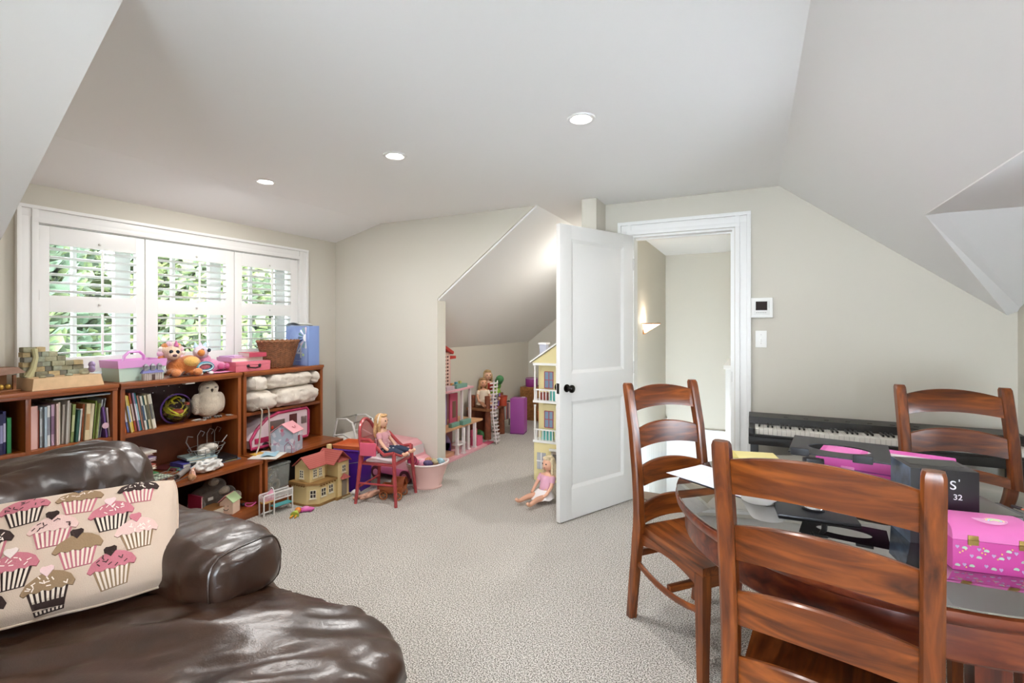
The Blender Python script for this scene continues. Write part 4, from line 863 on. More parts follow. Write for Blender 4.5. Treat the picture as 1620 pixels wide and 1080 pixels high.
# clear storage bin
t = thing('storage_bin', 'clear plastic storage bin in the right bookcase base', 'storage bin', (-3.28, 2.46, .0705))
CP = mat('#d2d6d2', .25, alpha=.22); tray(MB(), .13, .092, 0, .22, 0, .003, 1.08).out('tub', CP, t, 20)
b = MB(); b.bb(-.145, .145, -.104, .104, .22, .236, .004); b.out('lid', mat('#8f9490', .4, alpha=.75), t)
for (x, y, z, r_, c) in ((.05, -.04, .06, .05, '#a08a6c'), (.05, .04, .06, .045, '#8c7a62'), (-.04, 0, .06, .055, '#b39a70'), (.06, 0, .135, .05, '#75695c'), (-.03, .03, .14, .045, '#c0a060')): b = MB(); b.tube([(x, y+r_*.7*cos(a), z+r_*.7*sin(a)) for a in [2*pi*k/16 for k in range(16)]], .014, 7, True); b.out('ring_inside', mat(c, .6), t)
for (y, z, lab, c, s_) in ((2.68, .0705, 'dark toy box low in the right bookcase base', '#2b2723', .09), (2.86, .0705, 'black toy crate far in the right bookcase base', '#1f1d1c', .10)):
    o = tray(MB(), s_, s_*.85, 0, .16).out('toy_crate', mat(c, .5), None, 20); o.location = (-3.40, y, z); tag(o, lab, 'crate')
# ---------- dolls ----------
def doll(nm, lab, loc, rz, s=1.0, hair='#c9a878', top='#d9c9c9', bot='#2f3a4c', skin_c='#d9a987', pose='sit', lean=0, hat=None, longhair=True, grp='dolls', skirt=None, tilt=0, dots=None):
    t = thing(nm, lab, 'doll', loc, rz, grp); t.rotation_euler.x = R(tilt); t.scale = (s, s, s); L = lambda z: -lean*z
    SK = mat(skin_c, .45); up = lambda x, y, z: (x+L(z-.05), y, z)
    if pose == 'sit':
        pts = [up(0, 0, .05), up(0, 0, .11), up(0, 0, .165), up(0, 0, .20), up(0, 0, .225)]
        arms = [[up(0, sy*.052, .178), up(.018, sy*.075, .125), up(.055, sy*.07, .075), up(.075, sy*.062, .062)] for sy in (-1, 1)]
        legs = [[(.02, sy*.036, .042), (.12, sy*.047, .05), (.205, sy*.055, .032), (.235, sy*.06, .055)] for sy in (-1, 1)]
    else:
        pts = [(0, 0, .22), (0, 0, .28), (0, 0, .335), (0, 0, .37), (0, 0, .395)]; arms = [[(0, sy*.05, .35), (.0, sy*.075, .29), (.02, sy*.08, .23), (.025, sy*.08, .21)] for sy in (-1, 1)]; legs = [[(0, sy*.03, .20), (0, sy*.034, .11), (0, sy*.036, .03), (.03, sy*.036, .015)] for sy in (-1, 1)]
    P = list(pts); E_ = [(0, 1), (1, 2), (2, 3), (3, 4)]; rad = [.036, .034, .036, .017, .016]
    for a in arms:
        o = len(P); P += a; E_ += [(2, o), (o, o+1), (o+1, o+2), (o+2, o+3)]; rad += [.018, .014, .012, .012]
    for a in legs:
        o = len(P); P += a; E_ += [(0, o), (o, o+1), (o+1, o+2), (o+2, o+3)]; rad += [.026, .021, .015, .013]
    skin('body', P, E_, rad, SK, t)
    hz = P[4][2]+.042; hxx = P[4][0]
    b = MB(); b.ell((hxx+.004, 0, hz), (.044, .041, .05), 18, 12); b.ell((hxx+.045, 0, hz-.006), (.007, .006, .006), 8, 6); hd = b.out('head', SK, t, 60)
    for sy in (-1, 1): b = MB(); b.ell((hxx+.042, sy*.016, hz+.006), (.005, .007, .006), 8, 6); b.out('eye', mat('#2a2a30', .2), hd)
    b = MB(); b.ell((hxx+.043, 0, hz-.022), (.004, .010, .003), 8, 6); b.out('mouth', mat('#b5606a', .4), hd)
    hp = [((hxx-.012, 0, hz+.012), (.045, .047, .05)), ((hxx-.03, 0, hz-.01), (.03, .044, .045)), ((hxx+.02, 0, hz+.045), (.025, .034, .014))]
    if longhair: hp += [((hxx-.035, sy*.03, hz-.07), (.018, .02, .06)) for sy in (-1, 1)]+[((hxx-.04, 0, hz-.06), (.015, .03, .06))]+[((hxx+.004, sy*.045, hz-.04), (.014, .010, .06)) for sy in (-1, 1)]
    blob('hair', hp, mat(hair, .6, var=.25, vs=60, bump=.5, bs=90), t, .005)
    if hat: b = MB(); b.tube([(hxx+.0+.012*cos(a)*0+(-.004), .047*cos(a), hz+.052*sin(a)) for a in [pi*(-.05+1.1*k/14) for k in range(15)]], .010, 6, sx=.4); b.out('headband', mat(hat, .7), t)
    # top
    b = MB(); z0, z1 = pts[0][2], pts[3][2]
    def tor(u, v):
        z = z0+(z1-z0-.012)*v; a = 2*pi*u; x0 = L(z-.05) if pose == 'sit' else 0
        r = .047-.006*sin(pi*v)+(.006*v if v < .9 else -.01); return (x0+r*.85*cos(a), r*1.15*sin(a), z)
    b.grid(tor, 22, 9, None, True); tp_ = b.out('top', mat(top, .85, bump=.2, bs=120), t, 60)
    b = MB()
    for a in arms: b.tube([a[0], tuple(V(a[0]).lerp(V(a[1]), .75))], [.024, .021], 9)
    if not skirt or True:
        for i, a in enumerate(arms): b = MB(); b.tube([a[0], tuple(V(a[0]).lerp(V(a[1]), .7))], [.024, .020], 9); b.out('sleeve', mat(top, .85, bump=.2, bs=120), tp_)
    if dots:
        rn = random.Random(1)
        for k in range(16):
            p = tor(rn.random(), rn.uniform(.1, .9)); b = MB(); b.ell(p, .004, 6, 5); b.out('spot', mat(dots, .8), tp_)
    if skirt:
        b = MB(); r0 = .045
        if pose == 'sit': b.grid(lambda u, v: (L(.03)+.0+(r0+.05*v)*(cos(2*pi*u)*.95)+.03*v, (r0+.035*v)*1.15*sin(2*pi*u), .09-.055*v+.004*sin(16*pi*u)*v), 32, 6, None, True)
        else: b.grid(lambda u, v: ((r0+.04*v)*cos(2*pi*u), (r0+.04*v)*1.1*sin(2*pi*u), .26-.12*v), 32, 6, None, True)
        b.out('skirt', mat(skirt, .85), t, 60)
    elif bot:
        for a in legs:
            b = MB(); k = [tuple(V(a[0])-V((.02, 0, 0))) if pose == 'sit' else a[0], a[0], a[1], tuple(V(a[1]).lerp(V(a[2]), .75))]; b.tube(k, [.034, .034, .028, .022], 10); pn = b.out('trouser_leg', mat(bot, .8), t)
            if dots:
                rn = random.Random(4)
                for q in range(12):
                    f = rn.random(); c = V(k[1]).lerp(V(k[2]), f); an = rn.uniform(0, 2*pi); b = MB(); b.ell((c.x, c.y+(.034-.006*f)*cos(an), c.z+(.034-.006*f)*sin(an)), .0042, 6, 5); b.out('spot', mat('#d6d8dc', .8), pn)
    return t
# ---------- things on the middle bookcase ledge ----------
G = 'books stacked on the middle bookcase ledge'
cols = [('white', '#d9d3cc'), ('green', '#4f8a5c'), ('violet', '#6a4a96'), ('dark grey', '#56525a'), ('cream', '#dccfb9'), ('red', '#b5574a'), ('coral', '#cf8470'), ('mauve', '#8f6a9a'), ('pale pink', '#dcb9bd'), ('lavender', '#a892b8'), ('purple', '#7d5a86'), ('rose', '#c79aa4'), ('off white', '#e2dad4')]
z = .3755
for i, (cn, c) in enumerate(cols):
    th = (.016, .012, .014, .012, .011, .013, .012, .012, .013, .012, .014, .013, .010)[i]
    flat('book', '%s book lying flat, %s from the bottom of the tall pile' % (cn, ORD[i]), 'book', (-3.46+.012*sin(i*2.3), 1.675+.02*sin(i*1.7), z), 5*sin(i*3.1), .15-.002*i, .20, th, c, G); z += th+.0005
t = thing('game_board', 'flat blue grey board game sheet under the black box on the ledge', 'board game', (-3.43, 2.09, .3755), -6)
b = MB(); b.bb(-.13, .13, -.19, .19, 0, .006, .001); b.out('board', mat('#5d6e80', .4), t); b = MB(); b.bb(.05, .131, .08, .16, .0061, .0068); b.out('print', mat('#c9b85a', .5), t)
o = flat('maroon_folder', 'thin maroon folder poking out left under the game board', 'folder', (-3.50, 1.90, .3755), 15, .10, .18, .008, '#6a2f30')
t = thing('game_console', 'flat black glossy games box on the blue board', 'box', (-3.40, 2.12, .3817), -6); b = MB(); b.bb(-.10, .10, -.135, .135, 0, .022, .004); b.out('case', mat('#17181b', .3), t); b = MB(); b.bb(.1, .1012, -.12, .12, .008, .014); b.out('slot', mat('#3c3f46', .3), t)
flat('purple_case', 'purple plastic case lying left on the black games box', 'case', (-3.45, 1.965, .3825), 4, .085, .13, .024, '#5a55a5')
flat('blue_book', 'light blue book lying on the black games box', 'book', (-3.44, 2.075, .4044), -16, .17, .16, .016, '#9fb9c2')
flat('teal_book', 'pale teal book topping the ledge pile beside the wire basket', 'book', (-3.46, 2.045, .4210), -8, .15, .15, .012, '#b5c9c6')
t = thing('wire_ship_basket', 'silver wire ship shaped basket holding white paper flowers', 'basket', (-3.43, 2.115, .4042), 14); t.scale = (1.3, 1.3, 1.2)
WI = mat('#a8a8a6', .3, .8); b = MB()
hull = [[(.05*cos(a)*k, .085*sin(a)*k, z) for a in [2*pi*i/20 for i in range(20)]] for k, z in ((.7, .003), (1.0, .035), (1.25, .065))]
for h_ in hull: b.tube(h_, .0022, 5, True)
for i in range(0, 20, 2): b.tube([hull[0][i], hull[1][i], hull[2][i]], .0018, 5)
b.out('hull', WI, t)
b = MB(); b.tube([(0, .10, .065), (0, .14, .10), (0, .155, .115)], .003, 5); b.tube([(0, -.1, .065), (0, -.13, .12), (.0, -.12, .15), (0, -.09, .14)], .003, 5); b.out('prow', WI, t)
for y in (-.06, 0, .05): b = MB(); b.tube([(0, y, .0), (0, y, .14), (0, y+.02, .165), (0, y+.045, .15), (0, y+.03, .13)], .0022, 5); b.out('mast', WI, t)
for (x, y, z_, c) in ((.01, -.03, .045, '#d6d0c6'), (.0, .03, .05, '#e2ddd2'), (.015, .0, .06, '#c9c2b8'), (-.02, .0, .05, '#d9d4ca')): b = MB(); rn = random.Random(int(y*1000)); b.ell((x, y, z_), (.032, .035, .026), 10, 7); b.out('paper_flower', mat(c, .8, bump=.8, bs=60), t)
o = MB(); o.tube([(0, -.09, .018), (0, .09, .018)], .018, 12); o = o.out('cardboard_tube', mat('#8d8580', .7), None); o.location = (-3.25, 1.85, .3755); o.rotation_euler.z = R(42); tag(o, 'grey cardboard tube lying on the ledge before the books', 'tube')
b = MB(); b.cyl((0, -.0905, .018), (0, -.088, .018), .012, n=12); b.out('end_opening', mat('#3d3733', .8), o)
doll('small_doll', 'tiny peach doll lying on the ledge by the white bag', (-3.235, 1.90, .3965), 60, .42, '#b98a62', '#d8b3a4', '#d8b3a4', '#dba58c', 'stand', tilt=88, longhair=False, grp='tiny dolls')
t = thing('plastic_bag', 'crumpled white printed plastic bag on the middle bookcase ledge', 'bag', (-3.20, 1.985, .3755), 12)
soft(0, 0, .035, .055, .095, .034, 16, 2.6, lambda w, q: w+V((q.x, q.y, q.z*(1 if q.z > 0 else 0)))*.022*noise.noise(w*38+V((3, 1, 2)))).out('bag', mat('#d8d6d2', .5, var=.2, vs=45, bump=.4, bs=50), t, 0)
for k in range(4): b = MB(); b.box((.03, -.05+.03*k, .066), (.015, .018, .0015), 0, T(0, 0, 0, 10*k)); b.out('print', mat('#6d767c', .6), t)
t = thing('toy_cart', 'tiny silver wire toy shopping cart tipped on the ledge edge', 'toy cart', (-3.20, 1.715, .3755), 15)
b = MB()
for k in range(6): b.tube([(-.035, -.05+.02*k, .02), (-.03, -.05+.02*k, .055)], .0012, 4); b.tube([(.035, -.05+.02*k, .02), (.03, -.05+.02*k, .055)], .0012, 4); b.tube([(-.035, -.05+.02*k, .02), (.035, -.05+.02*k, .02)], .0012, 4)
for z_ in (.02, .038, .055): b.tube([(-.033, -.05, z_), (.033, -.05, z_), (.033, .05, z_), (-.033, .05, z_)], .0016, 4, True)
b.out('wire_basket', WI, t)
for sx, sy in ((-1, -1), (1, -1), (1, 1), (-1, 1)): b = MB(); b.cyl((sx*.03, sy*.045, .008), (sx*.034, sy*.045, .008), .008, n=10); b.out('wheel', mat('#4b4b4d', .5), t)
b = MB(); b.tube([(-.033, .05, .05), (-.033, .075, .07), (.033, .075, .07), (.033, .05, .05)], .002, 5); b.out('handle', mat('#3f8a5a', .4), t)
flat('comic', 'white and green comic book under the toy cart on the ledge', 'comic book', (-3.33, 1.73, .3755), 8, .16, .11, .006, '#bccdb8')
o = MB(); o.tube([(0, -.1, .003), (0, .1, .003)], .0028, 7); o = o.out('metal_rod', WI, None); o.location = (-3.145, 1.75, .3755); o.rotation_euler.z = R(24); tag(o, 'thin silver rod on the front edge of the ledge', 'rod'); b = MB(); b.ell((0, .1, .003), .0045, 8, 6); b.out('tip', mat('#6d5a48', .5), o)
# ---------- inside the middle bookcase base ----------
t = thing('dog_plush', 'grey brown plush dog lying in the middle bookcase base', 'soft toy', (-3.36, 2.08, .0705), 0)
blob('body', [((0, 0, .085), (.09, .13, .075)), ((.03, .12, .07), (.06, .05, .06)), ((.05, -.11, .06), (.06, .05, .055)), ((.02, .03, .15), (.07, .075, .05))], FUR('#5f564e'), t)
b = MB(); b.ell((.075, .06, .12), (.04, .04, .03), 10, 7); b.out('muzzle', FUR('#b8aa98'), t); b = MB(); b.ell((.08, .15, .06), (.035, .032, .03), 10, 7); b.out('paw', FUR('#b8aa98'), t)
b = MB(); b.ell((.06, -.0, .19), (.03, .035, .025), 10, 7); b.out('ear', FUR('#a89a8a'), t)
b = MB(); b.bb(.093, .096, -.06, -.025, .085, .105); b.out('tag', mat('#d6d3cd', .7), t)
o = flat('wooden_tray', 'brown wooden tray holding papers in the bookcase base', 'tray', (-3.21, 1.985, .0705), 8, .19, .12, .055, '#9a6a3c')
t = thing('paper_house', 'small cream felt house with smiling face and green roof', 'toy house', (-3.165, 2.105, .0705), 25)
b = MB(); b.prism([(-.045, 0), (.045, 0), (.045, .075), (0, .115), (-.045, .075)], -.04, .04, XZ); b.out('walls', mat('#dcbfa9', .8), t, 0)
for sg, c in ((-1, '#c98a86'), (1, '#a8bd8e')): b = MB(); b.box((0, 0, 0), (.068, .1, .006), .002, Matrix.Translation((sg*.027, 0, .102)) @ Matrix.Rotation(R(sg*42), 4, 'Y')); b.out('roof_side', mat(c, .8), t)
b = MB(); b.tube([(-.018, -.041, .035), (-.008, -.041, .026), (.006, -.041, .026), (.016, -.041, .036)], .0022, 5); b.out('smile', mat('#4b3a36', .6), t)
for x in (-.014, .012): b = MB(); b.ell((x, -.041, .055), (.003, .002, .003), 8, 6); b.out('eye', mat('#4b3a36', .6), t)
o = flat('red_folder', 'red and purple folder standing in the middle bookcase base', 'folder', (-3.20, 1.90, .0705), 0, .012, .14, .17, '#a02a4a'); 
t = thing('pink_headband', 'pink looped headband on the bookcase base floor', 'headband', (-3.165, 2.255, .0705), 0); b = MB(); b.tube([(.03*cos(a), .035*sin(a), .006+.006*sin(a*2)) for a in [2*pi*k/20 for k in range(20)]], .005, 6, True); b.out('loop', mat('#d05a92', .5), t); b = MB(); b.ell((-.02, -.04, .012), (.012, .014, .012), 8, 6); b.out('bow', mat('#2c2428', .5), t)
t = thing('toy_rattle', 'small black toy with white handle beside the pink headband', 'toy', (-3.21, 2.19, .0705), 20); b = MB(); b.ell((0, 0, .015), (.025, .022, .015), 10, 7); b.out('head', mat('#1d1b1c', .4), t); b = MB(); b.cyl((0, -.02, .012), (0, -.06, .008), .006, n=8); b.out('handle', mat('#d6d3d0', .5), t)
# ---------- digital piano ----------
t = thing('digital_piano', 'black digital piano on a stand against the door wall', 'piano', (-.035, 3.33, 0))
PB = mat('#1b1a19', .35); L = 1.325
b = MB(); b.bb(0, L, 0, .34, .60, .648, .006); b.out('key_bed', PB, t)
b = MB(); b.add([(0, .19, .648), (L, .19, .648), (L, .34, .648), (0, .34, .648), (0, .215, .735), (L, .215, .735), (L, .34, .745), (0, .34, .745)], [[3, 2, 1, 0], [4, 5, 6, 7], [0, 1, 5, 4], [1, 2, 6, 5], [2, 3, 7, 6], [3, 0, 4, 7]]); b.out('control_panel', PB, t, 0)
for x in (0, L-.035): b = MB(); b.bb(x, x+.035, .0, .19, .648, .70, .006); b.out('end_block', PB, t)
b = MB(); b.bb(.035, L-.035, .0, .02, .648, .664, .002); b.out('key_slip', PB, t)
W_ = mat('#e9e7e0', .2); K_ = mat('#151412', .3); kw = (L-.07)/52
me = MB().bb(-kw*.47, kw*.47, 0, .155, 0, .046, .0015).mesh('white_key', W_); mk = MB().bb(-.005, .0048, 0, .09, 0, .012, .002).mesh('black_key', K_)
for i in range(52):
    o = link('white_key', me, t); o.location = (.035+kw*(i+.5), .022, .6495)
    if i < 51 and (i+5) % 7 not in (2, 6): o = link('black_key', mk, t); o.location = (.035+kw*(i+1), .085, .6955)
for k in range(8): b = MB(); b.bb(.2+k*.11, .225+k*.11, .25, .262, .7385, .742, .001); b.out('button', mat('#3b3a38', .4), t)
b = MB(); b.bb(L-.055, L-.03, .212, .2165, .69, .72); b.out('badge', mat('#d9d7d2', .4), t)
for x in (.01, L-.055): b = MB(); b.bb(x, x+.045, .06, .30, .02, .60, .004); b.bb(x, x+.045, .02, .34, 0, .03, .004); b.out('side_leg', PB, t)
b = MB(); b.bb(.05, L-.05, .29, .308, .25, .46); b.out('back_panel', PB, t)
b = MB(); b.bb(.05, L-.05, .13, .21, .05, .10, .004); b.out('pedal_rail', PB, t)
for k in range(3): b = MB(); b.bb(.60+k*.06, .62+k*.06, .07, .14, .065, .073, .002); b.out('pedal', mat('#b89a4a', .25, .9), t)
# ---------- things on the table ----------
TT = .757
def on(x, y): return (x, y, TT)
def sheet(nm, lab, cat, loc, rz, w, h, c, n=10, curl=.0, grp=None, zt=.0008):
    b = MB(); f = lambda dz: (lambda u, v: (w*(u-.5), h*(v-.5), dz+curl*(2*u-1)**2)); b.grid(f(0), n, n); b.grid(f(zt), n, n)
    o = b.out(nm, mat(c, .7), None, 60); o.location = loc; o.rotation_euler.z = R(rz); return tag(o, lab, cat, grp)
sheet('paper_sheet', 'white paper sheet overhanging the left table edge', 'paper', (-.127, 1.976, TT+.0002), -32.5, .297, .21, '#d9dbe6', 10, 0, 'paper on the table')
sheet('paper_sheet', 'second white paper sheet partly under the paper roll', 'paper', (-.035, 1.916, TT+.0016), -32.5, .297, .21, '#d6d8e2', 10, 0, 'paper on the table')
t = thing('legal_pad', 'yellow writing pad on the far side of the table', 'notepad', on(-.005, 2.33), 12); b = MB(); b.bb(-.09, .09, -.06, .06, 0, .018, .001); b.out('pages', mat('#ddd08e', .7), t); b = MB(); b.bb(-.091, -.07, -.061, .061, .018, .0195); b.out('binding', mat('#c9b96a', .6), t)
t = thing('paper_roll', 'white paper roll standing on the table near the stand base', 'paper roll', on(.012, 1.800)); b = MB(); b.lathe([(.02, .098), (.02, .0), (.053, 0), (.054, .003), (.054, .096), (.052, .1), (.02, .1), (.02, .098)], 32, None, False); b.out('roll', mat('#e8e6e2', .8), t)
b = MB(); b.lathe([(.0185, .002), (.0195, .002), (.0195, .099), (.0185, .099), (.0185, .002)], 20, None, False); b.out('core', mat('#a58a68', .8), t)
# laptop stand
t = thing('laptop_stand', 'black adjustable laptop stand with flat base and oval cutout plate', 'laptop stand', on(.16, 1.765), 4); BM = mat('#26262a', .4, .3)
b = MB(); b.bb(-.105, .105, -.09, .09, .0, .009, .004); b.out('base_plate', BM, t)
b = MB(); b.lathe([(.032, .009), (.032, .014), (.026, .016), (0, .016)], 24, T(.0, -.01, 0), False); b.out('swivel_disc', mat('#1d1d20', .3, .3), t)
b = MB(); b.lathe([(.026, .016), (.022, .022), (.012, .026), (0, .027)], 24, T(0, -.01, 0), False); b.out('swivel_cap', mat('#c6c8ca', .2, .9), t)
b = MB(); b.tube([(.02, .0, .015), (.03, .03, .05), (.02, .02, .12), (.0, -.01, .15)], .009, 8); b.out('arm', BM, t)
b = MB(); b.bb(-.02, .02, -.02, .01, .14, .165, .003); b.cyl((-.028, -.005, .155), (.028, -.005, .155), .011, n=12); b.out('top_hinge', BM, t)
PM = T(.09, .11, .174, -12, 1.5); N = 40; b = MB(); outer = []; inner = []
for k in range(N):
    a = 2*pi*k/N; c, s_ = cos(a), sin(a); q = max(abs(c), abs(s_)); outer.append((.135*c/q*.98, .12*s_/q*.98)); inner.append((.085*c, .05*s_-.01))
vs = [(x, y, z) for z in (0, .004) for x, y in outer]+[(x, y, z) for z in (0, .004) for x, y in inner]
fs = []
for k in range(N):
    j = (k+1) % N; fs += [[k, j, 2*N+j, 2*N+k], [N+k, N+j, 3*N+j, 3*N+k], [k, j, N+j, N+k], [2*N+k, 2*N+j, 3*N+j, 3*N+k]]
b.add(vs, fs, PM); b.out('top_plate', BM, t, 20)
for x in (-.1, .06): b = MB(); b.box((x, -.125, .008), (.05, .012, .024), .004, PM); b.out('front_lip', BM, t)
# pink craft cases
t = thing('pink_case', 'flat hot pink plastic case under the laptop stand plate', 'case', on(.43, 2.235), -14)
b = MB(); b.bb(-.20, .20, -.13, .13, 0, .048, .006); b.out('base', mat('#c9439a', .4), t); b = MB(); b.bb(-.20, .20, -.13, .13, .052, .09, .006); b.out('lid', mat('#d457a8', .4), t)
b = MB(); b.bb(-.198, .198, -.128, .128, .047, .053); b.out('seam', mat('#8e2c86', .4), t); b = MB(); b.bb(-.05, .13, -.09, .05, .09, .0915); b.out('label_panel', mat('#cfc7c2', .5), t); b = MB(); b.bb(-.18, -.07, -.1, .1, .09, .0925); b.out('stripe', mat('#e06fb6', .4), t)
for x in (-.1, .1): b = MB(); b.bb(x-.02, x+.02, -.135, -.128, .035, .06, .002); b.out('clasp', mat('#e089c0', .4), t)
# black box
t = thing('black_box', 'tall black product box lettered in white on the table', 'box', on(.432, 1.695), 8)
b = MB(); b.bb(-.073, .073, -.06, .06, 0, .198, .0015); b.out('carton', mat('#19161a', .35), t)
b = MB(); b.bb(-.0745, -.0732, -.06, .06, 0, .198); b.out('side_panel', mat('#5c6e86', .3, sub='#2a3140', vs=14), t)
b = MB(); b.bb(-.06, .06, -.02, .045, .198, .1987); b.out('top_label', mat('#3a3833', .5), t)
FX = Matrix(((1, 0, 0, 0), (0, 0, -1, 0), (0, 1, 0, 0), (0, 0, 0, 1)))
text('letter', 'S', .032, Matrix.Translation((.018, -.0606, .150)) @ FX, mat('#dcdcdc', .5), t); text('letter', "'", .022, Matrix.Translation((.031, -.0606, .161)) @ FX, mat('#dcdcdc', .5), t)
text('number', '32', .020, Matrix.Translation((.028, -.0606, .124)) @ FX, mat('#dcdcdc', .5), t)
# jewellery box
t = thing('jewellery_box', 'hot pink domed jewellery box patterned with hearts and clouds', 'jewellery box', on(.487, 1.568), 8); t.scale = (.84, 1, .92)
HP = mat('#b83f8a', .4); HP2 = mat('#cf6aa6', .35)
b = MB(); b.bb(-.095, .095, -.065, .065, 0, .078, .002); b.out('base', HP, t)
lid = [(-.066, .079), (-.066, .088)]+[(-.066*cos(a), .092+.03*sin(a)) for a in [pi*k/14 for k in range(1, 14)]]+[(.066, .088), (.066, .079)]
b = MB(); b.prism(lid, -.096, .096, YZ); b.out('lid', HP2, t, 30)
for x in (-.05, .062): b = MB(); b.bb(x-.012, x+.012, -.0685, -.0655, .068, .092, .001); b.cyl((x-.012, -.069, .08), (x+.012, -.069, .08), .002, n=8); b.out('hinge', mat('#b39a5c', .3, .9), t)
rn = random.Random(8); hs = .009
for k in range(22):
    x = -.085+.17*((k*5) % 11)/10.5; z_ = (.016, .042, .060)[k % 3]+rn.uniform(-.004, .004); hh = k % 2
    P_ = [(x+p[0]*hs*2.2, z_+p[1]*hs*2.2) for p in (heart if hh else [(-.3, -.1), (.25, -.16), (.36, .0), (.2, .16), (0, .2), (-.2, .12)])]
    b = MB(); b.prism(P_, -.0012, .0, Matrix(((1, 0, 0, 0), (0, 0, 1, -.0652), (0, 1, 0, 0), (0, 0, 0, 1)))); b.out('heart_print' if hh else 'cloud_print', mat('#b9a3c4' if hh else '#b5cdb9', .3, .3), t, 0)
for k in range(18): b = MB(); b.cyl((rn.uniform(-.09, .09), -.0664, rn.uniform(.006, .07)), (0, 0, 0), .0015, n=5) if False else b.ell((rn.uniform(-.09, .09), -.0655, rn.uniform(.006, .07)), (.0022, .001, .0022), 6, 5); b.out('gold_star', mat('#d6b96a', .3, .7), t)
b = MB(); b.grid(lambda u, v: (.0+.04*v*cos(2*pi*u)+.012, -.02+.024*v*sin(2*pi*u), .1232-.0035*(v*1.0)**2*(sin(2*pi*u)**2)-.0022), 24, 4, None, True); b.out('lid_medallion', mat('#e6a9cf', .4), t, 60)
for k in range(4): b = MB(); b.tube([(.02+(.01+.005*k)*cos(a), -.03+(.006+.003*k)*sin(a), .1222) for a in [pi*j/8 for j in range(9)]], .0016, 5); b.out('rainbow_band', mat(('#c9d79a', '#9fc9d6', '#e6d69a', '#d69ab5')[k], .4), t)
# laptop, desk mat, brush, cord
t = thing('desk_mat', 'dark grey desk mat behind the pink jewellery box', 'mat', (.635, 1.93, TT), 20); b = MB(); b.bb(-.12, .12, -.14, .14, 0, .003, .001); b.out('mat', mat('#3a3935', .7), t)
b = MB()
for s_ in ((-.12, .12, -.14, -.136), (-.12, .12, .136, .14), (-.12, -.116, -.136, .136), (.116, .12, -.136, .136)): b.bb(s_[0], s_[1], s_[2], s_[3], .003, .0036)
b.out('stitched_edge', mat('#2a2926', .7), t)
t = thing('laptop', 'closed dark laptop with silver edge beside the black box', 'laptop', (.592, 2.01, TT+.004), 14); b = MB(); b.bb(-.085, .085, -.10, .10, 0, .008, .003); b.out('base', mat('#b9bbbc', .3, .8), t); b = MB(); b.bb(-.085, .085, -.10, .10, .009, .015, .003); b.out('lid', mat('#5a5750', .35, .5), t)
t = thing('hair_brush', 'dark brown bristle brush lying by the black box', 'brush', on(.325, 1.80), -8); b = MB(); b.tube([(-.05, 0, .016), (-.02, 0, .017), (.02, 0, .017), (.045, 0, .016)], [.012, .015, .015, .011], 10); b.out('bristle_head', mat('#3a2620', .6, bump=.9, bs=200), t); b = MB(); b.tube([(.045, 0, .014), (.1, 0, .013)], [.008, .007], 8); b.out('handle', mat('#241a16', .4), t)
t = thing('extension_cord', 'thin orange cord curling at the right table edge', 'cord', (.80, 1.98, TT)); b = MB(); b.tube([(-.06, .08, .004), (-.03, .04, .004), (0, .05, .004), (.03, .01, .004), (0, -.05, .004), (.03, -.10, .004)], .0025, 6); b.out('cable', mat('#b5532e', .5), t); b = MB(); b.cyl((-.06, .08, .005), (-.075, .10, .005), .005, n=8); b.out('plug', mat('#1d1b1a', .4), t)
# ---------- toys on the floor ----------
t = thing('doll_crib', 'tiny white plastic doll crib with pink mattress before the bookcase', 'doll furniture', (-3.058, 2.262, 0), 84)
CW = mat('#e6e4e2', .4); lx, ly, hh = .215, .055, .155      # local x along its length
for x in (0, .075, lx):
    for y in (-ly/2, ly/2): b = MB(); b.bb(x-.004, x+.004, y-.004, y+.004, 0, hh if x else hh*.93, .001); b.out('post', CW, t)
for y in (-ly/2, ly/2):
    b = MB(); b.bb(0, lx, y-.003, y+.003, hh-.012, hh-.004); b.out('top_rail', CW, t); b = MB(); b.bb(0, lx, y-.003, y+.003, .095, .102); b.out('lower_rail', CW, t)
    for k in range(20): b = MB(); b.bb(.01+k*.0102, .0135+k*.0102, y-.002, y+.002, .10, hh-.01); b.out('bar', CW, t)
for x in (0, lx):
    for k in range(4): b = MB(); b.bb(x-.002, x+.002, -.02+k*.013, -.0165+k*.013, .10, hh-.01); b.out('bar', CW, t)
b = MB(); b.bb(0, .075, -ly/2-.003, ly/2+.003, .092, .104); b.out('changing_tray', mat('#dca63c', .5), t)
b = MB(); b.bb(.004, .072, -ly/2, ly/2, .104, .122, .005); b.out('mattress', mat('#c23a6a', .6), t)
b = MB(); b.bb(.08, lx, -ly/2, ly/2, .045, .052); b.out('shelf', mat('#5cb0b0', .5), t); b = MB(); b.bb(0, .075, -.004, .004, .018, .026); b.out('brace', CW, t)
b = MB(); b.tube([(.075, .027*cos(a), .15+.035*sin(a)) for a in [pi*k/12 for k in range(13)]], .003, 6); b.out('canopy_hoop', CW, t); b = MB(); b.grid(lambda u, v: (.03+.045*v, .027*cos(pi*u), .125+.0+.05*sin(pi*u)*v), 12, 5); b.out('canopy', mat('#d99ab0', .7), t)
